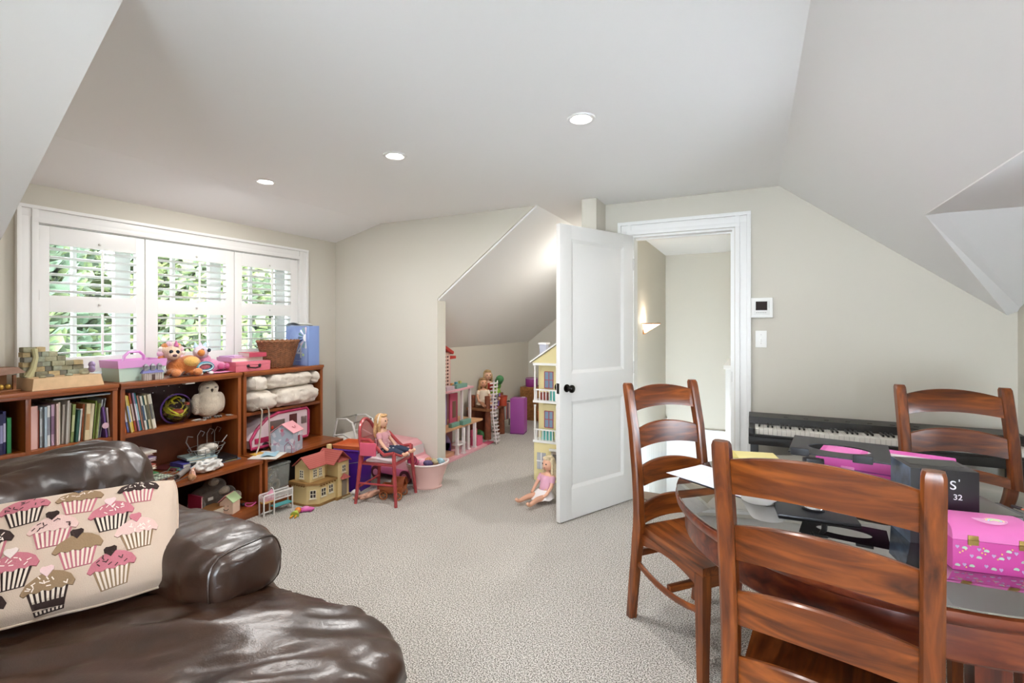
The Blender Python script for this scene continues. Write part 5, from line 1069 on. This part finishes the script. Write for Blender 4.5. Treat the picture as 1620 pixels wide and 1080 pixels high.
# cream dollhouse with red roof
t = thing('cream_dollhouse', 'cream toy villa with red tiled roof and brown balcony on the carpet', 'dollhouse', (-3.10, 2.525, 0))
CR = mat('#d9c48e', .5); BRN = mat('#8c6a3a', .55); RT = mat('#ac5a52', .5); DKW = mat('#2a2220', .4)
b = MB(); b.prism([(0, 0), (.17, 0), (.245, .06), (.245, .20), (.27, .20), (.27, .345), (0, .345)], 0, .016); b.out('foundation', BRN, t, 0)
b = MB(); b.prism([(.008, .008), (.165, .008), (.235, .065), (.235, .22), (.008, .22)], .016, .155); b.out('lower_storey', CR, t, 0)
b = MB(); b.prism([(-.005, -.006), (.172, -.006), (.25, .06), (.25, .23), (-.005, .23)], .155, .17); b.out('balcony', BRN, t, 0)
for k in range(7): b = MB(); b.bb(.0+.024*k, .01+.024*k, -.0062, .004, .144, .155); b.out('bracket', BRN, t)
for k in range(6): b = MB(); b.bb(.24, .2505, .07+.026*k, .08+.026*k, .144, .155); b.out('bracket', BRN, t)
b = MB(); b.bb(.02, .175, .03, .17, .17, .275); b.out('upper_storey', CR, t, 0)
b = MB(); b.bb(.14, .255, .225, .335, .016, .285); b.out('tower', CR, t, 0); b = MB(); b.bb(.02, .14, .17, .335, .016, .275); b.out('rear_wing', mat('#c9b07a', .5), t, 0)
def win(M, w, h, nx=2, ny=3):
    w *= 1.15; h *= 1.1
    b = MB(); b.bb(-w/2, w/2, -h/2, h/2, 0, .003, M=M); o = b.out('window', DKW, t, 0)
    b = MB()
    for i in range(nx+1): x = -w/2+w*i/nx; b.bb(x-.002, x+.002, -h/2, h/2, .002, .006, M=M)
    for j in range(ny+1): y = -h/2+h*j/ny; b.bb(-w/2, w/2, y-.002, y+.002, .002, .006, M=M)
    b.bb(-w/2-.006, w/2+.006, -h/2-.010, -h/2-.004, 0, .009, M=M); b.out('window_frame', mat('#e3dcc6', .5), o, 0)
def FY(x, y, z): return Matrix(((1, 0, 0, x), (0, 0, -1, y), (0, 1, 0, z), (0, 0, 0, 1)))
def FXp(x, y, z, a=0): return Matrix.Translation((x, y, z)) @ Matrix.Rotation(R(a), 4, 'Z') @ YZ
win(FY(.095, .03, .225), .032, .05); win(FXp(.175, .075, .23), .028, .05); win(FXp(.175, .125, .23), .024, .05)
win(FXp(.235, .10, .095), .036, .05, 2, 2); win(FXp(.235, .17, .10), .034, .05, 2, 2); win(FXp(.201, .0365, .09, -39), .034, .05, 2, 2); win(FXp(.255, .28, .225), .03, .045, 2, 2)
def gable(nm, x0, x1, y0, y1, z0, z1, along):
    b = MB(); th = .006
    if along == 'y': A = [((x0, y0, z0), (x0, y1, z0), ((x0+x1)/2, y1, z1), ((x0+x1)/2, y0, z1)), ((x1, y0, z0), (x1, y1, z0), ((x0+x1)/2, y1, z1), ((x0+x1)/2, y0, z1))]
    else: A = [((x0, y0, z0), (x1, y0, z0), (x1, (y0+y1)/2, z1), (x0, (y0+y1)/2, z1)), ((x0, y1, z0), (x1, y1, z0), (x1, (y0+y1)/2, z1), (x0, (y0+y1)/2, z1))]
    for q in A:
        b = MB(); b.add(list(q)+[(p[0], p[1], p[2]+th) for p in q], [[0, 1, 2, 3], [4, 5, 6, 7]]+[[i, (i+1) % 4, 4+(i+1) % 4, 4+i] for i in range(4)]); o = b.out(nm, RT, t, 0)
        b = MB(); a0, a1, a2, a3 = [V(p) for p in q]
        for j in range(7): f = (j+.5)/7; b.tube([tuple(a0.lerp(a3, f)+V((0, 0, th))), tuple(a1.lerp(a2, f)+V((0, 0, th)))], .0016, 4)
        b.out('tile_ridges', mat('#96423c', .5), o)
gable('roof_slope', .005, .19, .015, .25, .272, .345, 'y'); gable('roof_slope', .06, .275, .165, .345, .275, .36, 'x')
b = MB(); b.prism([(.02, .275), (.175, .275), (.0975, .338)], .031, .036, XZ); b.out('gable_wall', CR, t, 0)
b = MB(); b.add([(.10, .215, .285), (.27, .215, .285), (.27, .345, .285), (.10, .345, .285), (.185, .28, .352)], [[0, 1, 2, 3], [0, 1, 4], [1, 2, 4], [2, 3, 4], [3, 0, 4]]); b.out('tower_roof', RT, t, 0)
b = MB(); b.add([(.255, .245, .155), (.255, .325, .155), (.285, .325, .15), (.285, .245, .15), (.255, .285, .185)], [[0, 1, 2, 3], [0, 3, 4], [3, 2, 4], [2, 1, 4]]); b.out('porch_roof', RT, t, 0)
b = MB(); b.bb(.255, .262, .262, .308, .016, .135); b.out('door', mat('#8a8070', .5), t); b = MB(); b.bb(.255, .295, .245, .33, 0, .01, .002); b.out('door_step', mat('#a39a80', .6), t)
b = MB(); b.bb(.085, .11, .27, .30, .33, .39, .002); b.out('chimney', CR, t)
t = thing('orange_haired_figure', 'tiny figure with orange hair and green dress on the carpet', 'toy figure', (-2.855, 2.365, 0), -60)
b = MB(); b.lathe([(.03, 0), (.026, .012), (.012, .035), (.008, .042)], 14, Matrix.Translation((0, 0, .012)) @ Matrix.Rotation(R(-70), 4, 'Y')); b.out('dress', mat('#b9cf5a', .5), t)
b = MB(); b.ell((-.055, 0, .02), (.018, .018, .018), 12, 8); b.out('head', mat('#c9824a', .5), t); b = MB(); b.ell((-.065, 0, .024), (.02, .022, .02), 12, 8); b.out('hair', mat('#e0852a', .5), t)
for y in (-.012, .012): b = MB(); b.cyl((.0, y, .012), (.035, y*1.3, .008), .006, n=8); b.out('leg', mat('#d99a3a', .5), t)
t = thing('pink_toy_car', 'tiny pink toy car lying beside the cream dollhouse', 'toy car', (-2.865, 2.475, 0), 40); b = MB(); b.ell((0, 0, .016), (.055, .026, .016), 14, 8); b.out('body', mat('#cc5aa0', .4), t); b = MB(); b.ell((-.005, 0, .028), (.025, .018, .010), 12, 7); b.out('canopy', mat('#dd86bb', .3), t)
for x, y in ((.03, .02), (.03, -.02), (-.03, .02), (-.03, -.02)): b = MB(); b.ell((x, y, .007), (.01, .006, .007), 8, 6); b.out('wheel', mat('#a03a80', .4), t)
# purple bin
t = thing('purple_bin', 'translucent purple plastic bin beside the doll chair', 'bin', (-2.925, 2.995, 0), 8)
PU = mat('#4d2390', .3); tray(MB(), .10, .085, 0, .335, 0, .004, 1.12).out('bin', PU, t, 20); b = MB(); q = .10*1.12+.004; w = .085*1.12+.004; b.tube([(-q, -w, .333), (q, -w, .333), (q, w, .333), (-q, w, .333)], .006, 6, True); b.out('rim', mat('#6a3fae', .3), t)
b = MB(); b.tube([(-.109, -.091, .24), (-.02, -.118, .222), (.109, -.092, .245)], .003, 6); b.out('wire_handle', WI, t)
t = thing('orange_tray', 'flat orange plastic tray resting across the purple bin', 'tray', (-2.925, 2.995, .341), 10); tray(MB(), .12, .10, 0, .03).out('tray', mat('#c9683c', .4), t, 20); b = MB(); b.tube([(-.125, -.105, .029), (.125, -.105, .029), (.125, .105, .029), (-.125, .105, .029)], .004, 6, True); b.out('rim', mat('#d67c50', .4), t)
t = thing('white_cloth', 'small scrunched white cloth beside the bin rim', 'cloth', (-2.80, 2.885, 0), 0)
soft(0, 0, .02, .035, .03, .02, 8, 2.5, lambda w, q: w+q*.008*noise.noise(w*50)).out('cloth', mat('#d9d4d2', .8), t)
b = MB(); b.tube([(-.03, 0, .003), (0, -.034, .004), (.035, 0, .003)], .002, 5); b.out('hem', mat('#c9c4c2', .8), t)
# white doll walker frame
t = thing('doll_walker', 'white tubular doll stroller frame behind the purple bin', 'doll furniture', (-3.28, 3.33, 0), 0); TW = mat('#dcdad6', .35)
for y in (-.12, .12): b = MB(); b.tube([(.22, y, .0), (.20, y, .25), (.13, y, .47), (.06, y, .50), (-.05, y, .49), (-.10, y, .30), (-.14, y, 0)], .009, 8); b.out('side_frame', TW, t); b = MB(); b.tube([(.20, y, .30), (.02, y, .36), (-.09, y, .34)], .008, 8); b.out('side_brace', TW, t)
for (x, z_) in ((.13, .47), (-.05, .49), (.205, .22)): b = MB(); b.cyl((x, -.12, z_), (x, .12, z_), .007, n=8); b.out('cross_bar', mat('#a9a6a2', .25, .8), t)
b = MB(); b.grid(lambda u, v: (-.08+.26*u, -.11+.22*v, .34-.05*sin(pi*u)), 10, 5); b.out('sling_seat', mat('#cfcac2', .8), t)
for (x, y) in ((.22, -.12), (.22, .12), (-.14, -.12), (-.14, .12)): b = MB(); b.cyl((x, y-.012, .022), (x, y+.012, .022), .022, n=14); b.out('wheel', mat('#4a4746', .5), t)
# translucent red doll high chair
t = thing('doll_chair', 'translucent red plastic doll chair with rounded back on the carpet', 'doll chair', (-2.535, 2.94, 0), 12)
RD = mat('#b0474b', .2, alpha=.85); PKP = mat('#d8607a', .3)
w = .15
for sx, sy in ((1, -1), (1, 1), (-1, -1), (-1, 1)): b = MB(); b.tube([(sx*.165, sy*.165, 0), (sx*.14, sy*.145, .29), (sx*.135, sy*.14, .385 if sx > 0 else .36)], [.012, .015, .016], 8); b.out('leg', RD, t)
for sy in (-1, 1): b = MB(); b.tube([(.135, sy*.14, .385), (.06, sy*.145, .37), (.02, sy*.145, .40), (-.06, sy*.145, .475), (-.13, sy*.14, .475)], .013, 8); b.out('arm_rest', RD, t)
b = MB(); b.bb(-.14, .14, -.14, .14, .285, .30, .004); b.out('seat', RD, t); b = MB(); b.bb(-.11, .12, -.115, .115, .3005, .318, .008); b.out('seat_pad', mat('#e0cfd2', .7), t)
b = MB(); b.tube([(.135, -.14, .385), (.155, -.07, .35), (.155, .07, .35), (.135, .14, .385)], .010, 8); b.out('front_rail', RD, t)
bk = [(-.14-.05*sin(pi*k/18), .125*cos(pi*k/18), .40+.20*sin(pi*k/18)) for k in range(19)]
b = MB(); b.tube([(-.135, .125, .29)]+bk+[(-.135, -.125, .29)], .013, 8); b.out('back_frame', RD, t)
b = MB(); b.grid(lambda u, v: (-.145-.045*v, .115*(2*u-1)*(1-.55*v**3), .32+.27*v), 10, 10); b.out('back_panel', mat('#b5444a', .2, alpha=.6), t)
b = MB(); b.add([(-.02, -.155, .385), (.11, -.155, .385), (.11, -.155, .47), (-.13, -.155, .47)], [[0, 1, 2, 3]]) if False else b.bb(-.13, -.0, -.168, -.152, .36, .455, .006); b.out('side_pocket', PKP, t)
for (a, c) in (((-.15, -.15, .12), (-.15, .15, .12)), ((-.15, -.15, .15), (.15, -.15, .15))): b = MB(); b.cyl(a, c, .008, n=8); b.out('stretcher', RD, t)
doll('seated_doll', 'blonde doll with white headband and navy dotted trousers on the red chair', (-2.565, 2.945, .3185), 12, 1.0, '#c9a070', '#cf9aa0', '#27324a', '#dcae92', lean=.12, hat='#e4ddd4', dots='#efe6e6')
# pink toy camper car
t = thing('pink_camper', 'big pale pink toy camper car behind the doll chair', 'toy vehicle', (-2.79, 3.40, 0), -2)
PK1 = mat('#dc9fa6', .35); PK2 = mat('#cf6f94', .35)
P = [(-.24, .07), (.26, .07), (.27, .13), (.25, .18), (.20, .20), (.15, .30), (.10, .325), (-.18, .33), (-.24, .30)]
b = MB(); b.prism(P, -.12, .12, XZ); b.out('body', PK1, t, 20); b = MB(); b.bb(-.235, .272, -.124, .124, .05, .115, .012); b.out('lower_panel', PK2, t)
for sy in (-1, 1): b = MB(); b.prism([(.03, .205), (.17, .205), (.135, .285), (.03, .285)], sy*.1205-.002, sy*.1205+.002, XZ); b.out('side_window', mat('#cfc9cc', .15), t, 0); b = MB(); b.prism([(-.2, .205), (-.01, .205), (-.01, .285), (-.2, .285)], sy*.1205-.002, sy*.1205+.002, XZ); b.out('side_window', mat('#cfc9cc', .15), t, 0)
b = MB(); b.box((.188, 0, .25), (.006, .2, .085), 0, T(.0, 0, 0)); b.out('windscreen', mat('#d6cfd0', .12), t)
for x in (-.15, .17):
    for sy in (-1, 1): b = MB(); b.cyl((x, sy*.10, .055), (x, sy*.132, .055), .055, n=18); o = b.out('wheel', mat('#5a2a34', .4), t); b = MB(); b.cyl((x, sy*.13, .055), (x, sy*.136, .055), .028, n=14); b.out('hub', mat('#d98aa6', .3), o)
b = MB(); b.tube([(.272, -.1, .1), (.285, 0, .1), (.272, .1, .1)], .012, 7); b.out('bumper', PK2, t); b = MB(); b.tube([(.15, -.122, .31), (.21, -.122, .2), (.235, -.122, .16)], .006, 6); b.out('door_trim', mat('#a8344e', .4), t)
# pink tub of toys
t = thing('pink_tub', 'pale pink oval toy bathtub filled with toys by the alcove corner', 'toy tub', (-2.405, 3.285, 0), 35); TB = mat('#dab4ad', .35)
b = MB(); pr = [(.115, 0), (.12, .012), (.112, .02), (.135, .10), (.165, .18), (.176, .195), (.170, .20), (.158, .185), (.128, .10), (.105, .03), (0, .028)]
b.lathe(pr, 36, None, False, .62); b.out('tub', TB, t, 50)
b = MB(); b.tube([(.172*cos(a), .172*.62*sin(a), .198+.018*abs(cos(a))**3) for a in [2*pi*k/40 for k in range(40)]], .007, 7, True); b.out('rim', mat('#e2d5d2', .35), t)
G = 'toys in the pink tub'
o = MB(); o.lathe([(.03, 0), (.032, .01), (.036, .085), (.038, .09), (.03, .09), (.028, .03), (0, .03)], 18, None, False); o = o.out('pink_cup', mat('#cf4a80', .4), None); o.location = (-2.50, 3.25, .20); o.rotation_euler = (R(60), R(35), 0); tag(o, 'hot pink cup with dark rim tipped in the tub', 'cup', G); b = MB(); b.tube([(.037*cos(a), .037*sin(a), .09) for a in [2*pi*k/18 for k in range(18)]], .004, 6, True); b.out('rim', mat('#5a1c26', .4), o)
for i, (x, y, z_, rx, ry, rz_, c, lab) in enumerate(((-2.43, 3.33, .20, .03, .045, .03, '#c98a62', 'tan toy limb poking out of the pink tub'), (-2.40, 3.29, .195, .045, .03, .025, '#4d3f6a', 'dark violet toy in the pink tub middle'), (-2.37, 3.34, .20, .04, .035, .025, '#b5aa86', 'sandy beige toy in the pink tub'), (-2.325, 3.365, .20, .03, .04, .022, '#9cc2cc', 'pale blue toy shell at the tub right end'), (-2.46, 3.29, .185, .04, .03, .03, '#d9a0b4', 'light pink toy deep in the tub'))):
    o = MB(); o.ell((0, 0, 0), (rx, ry, rz_), 12, 8); o = o.out('small_toy', mat(c, .5, var=.3, vs=40), None); o.location = (x, y, z_); o.rotation_euler = (.3*i, .2*i, i); tag(o, lab, 'toy', G); b = MB(); b.ell((rx*.8, 0, rz_*.5), rz_*.5, 8, 6); b.out('knob', mat(c, .4), o)
# brown toy wagon
t = thing('toy_wagon', 'brown plastic toy wagon under the red doll chair', 'toy wagon', (-2.50, 2.975, 0), 18); WB = mat('#a4582e', .45)
tray(MB(), .085, .05, .05, .095, 0, .004, 1.12).out('bed', WB, t, 20)
for x in (-.055, .06):
    for sy in (-1, 1):
        o = MB(); o.tube([(x+.03*cos(a), sy*.062, .032+.03*sin(a)) for a in [2*pi*k/18 for k in range(18)]], .005, 6, True)
        for k in range(6): o.cyl((x, sy*.062, .032), (x+.03*cos(k*pi/3), sy*.062, .032+.03*sin(k*pi/3)), .0025, n=5)
        o.out('wheel', mat('#b06a3c', .45), t)
for k, a in enumerate((.3, .9, 1.5)): b = MB(); b.tube([(.03+.06*cos(a+j*.0)*(1), -.05+.1*q/10, .095+.06*sin(pi*q/10)*1.0+k*.0) for q in range(11) for j in (0,)], .004, 5); b.out('hoop', WB, t)
b = MB(); b.grid(lambda u, v: (.0+.10*u, -.052*cos(pi*v), .095+.068*sin(pi*v)), 6, 12); b.out('bonnet', mat('#8f4a28', .5), t)
t = thing('bare_doll', 'bare pale doll lying on the carpet behind the red chair', 'doll', (-2.66, 2.90, 0), 75, 'dolls'); SKm = mat('#d8a890', .5)
skin('body', [(0, 0, .022), (.05, 0, .024), (.09, 0, .022), (-.06, .03, .016), (-.13, .04, .012), (-.05, -.02, .016), (-.12, -.05, .03), (.07, .05, .014), (.03, .08, .012)], [(0, 1), (1, 2), (0, 3), (3, 4), (0, 5), (5, 6), (1, 7), (7, 8)], [.022, .024, .012, .014, .010, .014, .010, .010, .008], SKm, t)
b = MB(); b.ell((.115, 0, .026), (.028, .025, .025), 12, 8); b.out('head', SKm, t); b = MB(); b.ell((.125, 0, .030), (.028, .028, .026), 12, 8); b.out('hair', mat('#c98a9a', .6), t)
# ---------- toy alcove ----------
t = thing('pink_dollhouse', 'tall pink three storey dollhouse with white columns in the alcove', 'dollhouse', (-3.0, 3.74, 0))
PA = mat('#dba3ac', .45); PB_ = mat('#c95a78', .45); TN = mat('#c99a72', .5); CW2 = mat('#ded6d6', .4); TEAL = mat('#6f9a8c', .45); RDR = mat('#b5382f', .45)
def pc(nm, x0, x1, y0, y1, z0, z1, m, bv=.002, par=None): b = MB(); b.bb(x0, x1, y0, y1, z0, z1, bv); return b.out(nm, m, par or t)
pc('base_floor', 0, .37, 0, .95, 0, .022, PA); pc('first_floor', 0, .33, 0, .92, .285, .305, TN); pc('second_floor', 0, .30, 0, .78, .655, .675, PA)
pc('back_wall', 0, .012, 0, .80, .022, .655, mat('#b9929a', .5)); pc('end_wall', .012, .26, 0, .012, .022, .655, PA); pc('inner_wall', .012, .2, .36, .372, .305, .655, mat('#c99ab8', .5))
for (x, y) in ((.32, .42), (.345, .50), (.30, .66), (.32, .76)): b = MB(); b.bb(x-.014, x+.014, y-.014, y+.014, .022, .285, .003); b.bb(x-.02, x+.02, y-.02, y+.02, .022, .035); b.out('column', CW2, t)
for (x, y) in ((.26, .76), (.26, .60)): b = MB(); b.bb(x-.012, x+.012, y-.012, y+.012, .305, .655, .003); b.out('column', CW2, t)
b = MB(); b.bb(.27, .35, .40, .54, .115, .128, .003); b.out('column_collar', CW2, t)
d = pc('door_panel', .19, .21, .46, .60, .305, .62, PB_); pc('door_glass', .205, .214, .50, .56, .37, .54, mat('#7a5a4a', .3), .001, d)
pc('planter', .27, .31, .34, .48, .305, .345, TEAL); pc('planter', .29, .34, .50, .66, .305, .35, TEAL); pc('roof_planter', .22, .29, .28, .42, .675, .715, mat('#c9b3bd', .4)); pc('roof_planter', .22, .28, .48, .68, .675, .715, TEAL)
pc('lavender_wall', .16, .175, .30, .45, .305, .655, mat('#9a88b5', .5))
tw = pc('tower', .06, .2, .22, .47, .675, 1.05, mat('#dfbcae', .5))
for j in range(9):
    for i in range(4): pc('lattice_slot', .198, .203, .28+i*.045, .305+i*.045, .715+j*.035, .732+j*.035, mat('#5a3030', .5), 0, tw)
for sg in (-1, 1): b = MB(); b.box((0, 0, 0), (.2, .17, .03), .004, Matrix.Translation((.13, .345+sg*.075, 1.075)) @ Matrix.Rotation(R(-sg*24), 4, 'X')); b.out('tower_roof', RDR, t)
b = MB(); b.box((.14, .54, .99), (.10, .12, .03), .004, None); b.out('awning', RDR, t)
pc('awning_post', .12, .14, .56, .57, .675, .98, PA)
hb = pc('headboard', .05, .25, .40, .415, .022, .14, mat('#5c3f86', .4)); pc('bed', .05, .30, .14, .40, .022, .06, mat('#c99a7a', .5)); b = MB(); b.lathe([(.10, 0), (.10, .006)], 20, Matrix.Translation((.15, .406, .13)) @ Matrix.Rotation(R(90), 4, 'X')); b.out('headboard_arch', mat('#a89ac9', .4), t)
b = MB(); b.lathe([(.06, .022), (.055, .12), (.03, .22), (.035, .26), (0, .27)], 14, T(.16, .33, .03), False); b.out('curtain', mat('#4a2228', .6), t)
pc('pink_sofa', .24, .33, .80, .92, .022, .12, PB_, .01); pc('sofa_back', .24, .26, .80, .92, .12, .19, PB_, .01)
pc('ramp', .28, .36, .93, 1.12, 0, .015, PB_)
for k in range(4): pc('roof_toy', .12+.03*k, .145+.03*k, .52+.03*k, .55+.03*k, .675, .71+.01*k, mat(('#c94a3a', '#d9a86a', '#4aa0b5', '#b5b56a')[k], .5), .003)
# white spiral ladder
t = thing('toy_staircase', 'white zigzag toy staircase standing beside the pink dollhouse', 'toy stairs', (-2.58, 4.83, 0), 10)
for sy in (-1, 1): b = MB(); b.tube([(0, sy*.03, 0), (-.04, sy*.05, .35), (-.02, sy*.06, .70)], .007, 6); b.out('stringer', CW2, t)
for k in range(17): b = MB(); z_ = .03+.04*k; b.bb(-.04*min(1, z_/.35)-.03, -.04*min(1, z_/.35)+.03, -.03-.03*z_/.7, .03+.03*z_/.7, z_, z_+.008); b.out('tread', CW2, t)
for k in range(3): b = MB(); b.ell((-.02, .02*(k-1), .28+.12*k), (.02, .022, .02), 9, 6); b.out('trinket', mat(('#3a3a44', '#b89ab5', '#6a6a70')[k], .5), t)
# tree house
t = thing('tree_house_toy', 'brown and green toy tree house with leafy top in the alcove', 'toy house', (-2.88, 5.12, 0))
for (x, y) in ((-.10, -.16), (.10, -.16), (-.10, .18), (.10, .18)): b = MB(); b.tube([(x, y, 0), (x*1.05, y, .25), (x*.95, y, .5)], [.045, .035, .03], 9); b.out('trunk', mat('#7a4026', .7, var=.3, vs=20), t)
b = MB(); b.bb(-.15, .15, -.22, .24, .33, .36, .006); b.out('platform', mat('#8c5a34', .6), t); b = MB(); b.bb(-.15, -.13, -.2, .22, .0, .33); b.out('back_board', mat('#6a3420', .6), t)
rn = random.Random(3)
for k in range(12): b = MB(); b.ell((rn.uniform(-.12, .12), rn.uniform(.0, .24) if k > 4 else rn.uniform(-.2, -.1), rn.uniform(.42, .72) if k > 4 else .05), (.05, .05, .05), 9, 6); b.out('leaf_clump', mat(('#8ab03a', '#5a8a3a', '#3f7a4a')[k % 3], .6), t)
for k in range(3): b = MB(); b.tube([(.13, -.12+.08*k, .36), (.14, -.10+.08*k, .46), (.12, -.06+.08*k, .5)], .012, 7); b.out('railing', mat('#7a5a9a', .5), t)
doll('sitting_doll', 'blonde doll in cream dress sitting on the tree house', (-2.88, 5.03, .362), -40, 1.05, '#a8855a', '#dccbb5', None, '#cf9a7a', skirt='#dccbb5')
doll('sitting_doll', 'pale blonde doll leaning behind the doll in the cream dress', (-2.95, 5.27, .40), -45, 1.15, '#b99a6a', '#a8382c', None, '#d8ab90', skirt='#c9bcae')
o = MB(); o.lathe([(.05, 0), (.06, .11), (.056, .11), (.046, .006), (0, .006)], 16, None, False); o = o.out('red_pot', mat('#a83c22', .5), None); o.location = (-2.72, 5.22, .362); tag(o, 'rust red toy pot on the tree house platform', 'pot'); b = MB(); b.tube([(.06*cos(a), .06*sin(a), .11) for a in [2*pi*k/18 for k in range(18)]], .004, 6, True); b.out('rim', mat('#8a2c18', .5), o)
# purple wardrobe box
t = thing('purple_wardrobe', 'tall purple toy wardrobe standing on the alcove carpet', 'toy wardrobe', (-2.605, 5.43, 0), 12); PUR = mat('#93418f', .45)
b = MB(); b.bb(-.085, .085, -.085, .085, .012, .43, .006); b.out('case', PUR, t); b = MB(); b.bb(-.087, .087, -.087, .087, 0, .014, .003); b.out('plinth', mat('#6a2a6a', .5), t); b = MB(); b.bb(.085, .089, -.08, -.001, .02, .42); b.out('door', mat('#a552a0', .45), t); b = MB(); b.bb(.085, .089, .001, .08, .02, .42); b.out('door', mat('#a552a0', .45), t)
b = MB(); b.bb(.03, .07, .03, .07, .43, .436); b.out('lid_clip', mat('#c9c2c6', .5), t)
# clutter beyond
t = thing('toy_rack', 'small black rack of toy clothes behind the purple wardrobe', 'toy rack', (-2.92, 5.70, 0))
for y in (-.1, .1): b = MB(); b.tube([(0, y, 0), (0, y, .32)], .008, 6); b.out('upright', mat('#26221f', .5), t)
b = MB(); b.tube([(0, -.1, .32), (0, .1, .32)], .008, 6); b.out('rail', mat('#26221f', .5), t)
for k in range(6): b = MB(); b.bb(-.04, .04, -.08+.03*k, -.06+.03*k, .10, .31, .006); b.out('garment', mat(('#cfc9c4', '#a83a34', '#5a6a7a', '#c98a8a', '#d6d0ca', '#4a6a5a')[k], .8), t)
t = thing('toy_dresser', 'honey wood toy dresser at the end of the alcove', 'toy dresser', (-2.80, 6.35, 0), 0); HW = wood('honey', '#6f4420', '#8a5a2c', '#a06c38', 1, .45)
b = MB(); b.bb(-.15, .15, -.15, .15, 0, .46, .004); b.out('case', HW, t)
for k in range(4): b = MB(); b.bb(.15, .16, -.135, .135, .02+.11*k, .115+.11*k, .003); o = b.out('drawer', HW, t); b = MB(); b.ell((.166, 0, .068+.11*k), (.01, .01, .01), 8, 6); b.out('knob', BR, o)
t = thing('orange_crate', 'orange plastic crate on the alcove floor before the dresser', 'crate', (-2.50, 6.20, 0), 0); tray(MB(), .12, .12, 0, .16).out('crate', mat('#b8531e', .5), t, 20); b = MB(); b.tube([(-.127, -.127, .158), (.127, -.127, .158), (.127, .127, .158), (-.127, .127, .158)], .006, 6, True); b.out('rim', mat('#c9662c', .5), t)
t = thing('purple_drum', 'round magenta drum toy on top of the dresser', 'toy drum', (-2.82, 6.30, .4605)); b = MB(); b.lathe([(.08, 0), (.085, .01), (.085, .11), (.08, .12), (0, .12)], 20); b.out('shell', mat('#8a2a7a', .5), t); b = MB(); b.tube([(.085*cos(a), .085*sin(a), .115) for a in [2*pi*k/20 for k in range(20)]], .005, 6, True); b.out('hoop', mat('#c9b0c4', .4), t)
t = thing('toy_heap_box', 'magenta fabric box with plush tops near the yellow dollhouse', 'box', (-2.45, 6.48, 0), 0); tray(MB(), .13, .12, 0, .42).out('box', mat('#8f3a7c', .6), t, 20)
for k in range(4): b = MB(); b.ell((-.06+.04*k, .05*(-1)**k, .43), (.05, .05, .045), 10, 7); b.out('plush_top', FUR(('#b58a72', '#a84a5a', '#c9a892', '#8a6a9a')[k]), t)
# yellow tall dollhouse
t = thing('yellow_dollhouse', 'tall yellow and white dollhouse with balconies behind the door', 'dollhouse', (-1.70, 3.85, 0)); YL = mat('#ddcf9a', .5); WT = mat('#e6e4e0', .4); TL = mat('#5fb0a8', .5)
def pcy(nm, x0, x1, y0, y1, z0, z1, m, bv=.002, par=None): b = MB(); b.bb(x0, x1, y0, y1, z0, z1, bv); return b.out(nm, m, par or t)
pcy('ground_storey', 0, .42, 0, .24, 0, .325, YL); pcy('rear_wall', 0, .42, .10, .24, .325, 1.0, YL)
for z_ in (.325, .665, .985): pcy('balcony_floor', -.006, .43, -.012, .245, z_, z_+.02, WT)
for x in (.008, .21, .41):
    for z_ in (.345, .685): b = MB(); b.lathe([(.011, 0), (.009, .02), (.008, .28), (.011, .30)], 10, T(x, .002, z_)); b.out('column', WT, t)
for z_ in (.345, .685):
    pcy('hand_rail', 0, .42, -.008, .004, z_+.085, z_+.097, WT)
    for k in range(14): pcy('baluster', .022+.029*k, .029+.029*k, -.005, .001, z_, z_+.086, WT, .001)
    pcy('bay', .05, .18, .07, .10, z_, z_+.30, YL)
    w_ = pcy('window', .075, .15, .064, .071, z_+.10, z_+.24, mat('#7d93a8', .2), 0); b = MB()
    for xx in (.072, .112, .15): b.bb(xx-.003, xx+.003, .060, .066, z_+.10, z_+.24)
    for zz in (.10, .17, .24): b.bb(.072, .153, .060, .066, z_+zz-.003, z_+zz+.003)
    b.out('window_bars', mat('#a8505a', .5), w_, 0)
pcy('sofa', .06, .16, .02, .06, .345, .42, TL, .008); pcy('round_table', .05, .12, .02, .06, .685, .75, mat('#8a3f34', .5), .006); pcy('toy_chair', .14, .19, .02, .06, .685, .77, TL, .005)
b = MB(); b.prism([(-.02, 1.005), (.44, 1.005), (.21, 1.16)], .0, .245, XZ); b.out('gable', YL, t, 0)
for sg in (-1, 1): b = MB(); b.box((0, 0, 0), (.29, .28, .012), .002, Matrix.Translation((.21+sg*.122, .12, 1.09)) @ Matrix.Rotation(R(sg*34), 4, 'Y')); b.out('roof_slope', WT, t)
pcy('chimney', .03, .09, .05, .11, 1.06, 1.16, mat('#b9bcc9', .5)); b = MB(); b.bb(.02, .10, .04, .12, 1.16, 1.175, .003); b.out('chimney_cap', WT, t)
dd = pcy('front_door', .16, .25, -.006, .0, .03, .26, mat('#b5aa9a', .4), .002); pcy('door_glass', .175, .235, -.0085, -.005, .06, .24, mat('#6f6a66', .2), 0, dd); b = MB(); b.bb(.145, .265, -.02, .0, .265, .285, .003); b.out('door_hood', WT, t)
w_ = pcy('window', .03, .11, -.005, .0, .10, .24, mat('#a9aab0', .2), 0); b = MB(); b.bb(.026, .114, -.009, -.004, .166, .174); b.bb(.066, .074, -.009, -.004, .10, .24); b.out('window_bars', WT, w_, 0)
doll('slumped_doll', 'long blonde haired doll in pink top slumped by the yellow dollhouse', (-1.425, 3.42, 0), -112, 1.02, '#dcc9a4', '#d3a0b4', None, '#d8a58a', lean=.25, skirt='#e2dcdc')
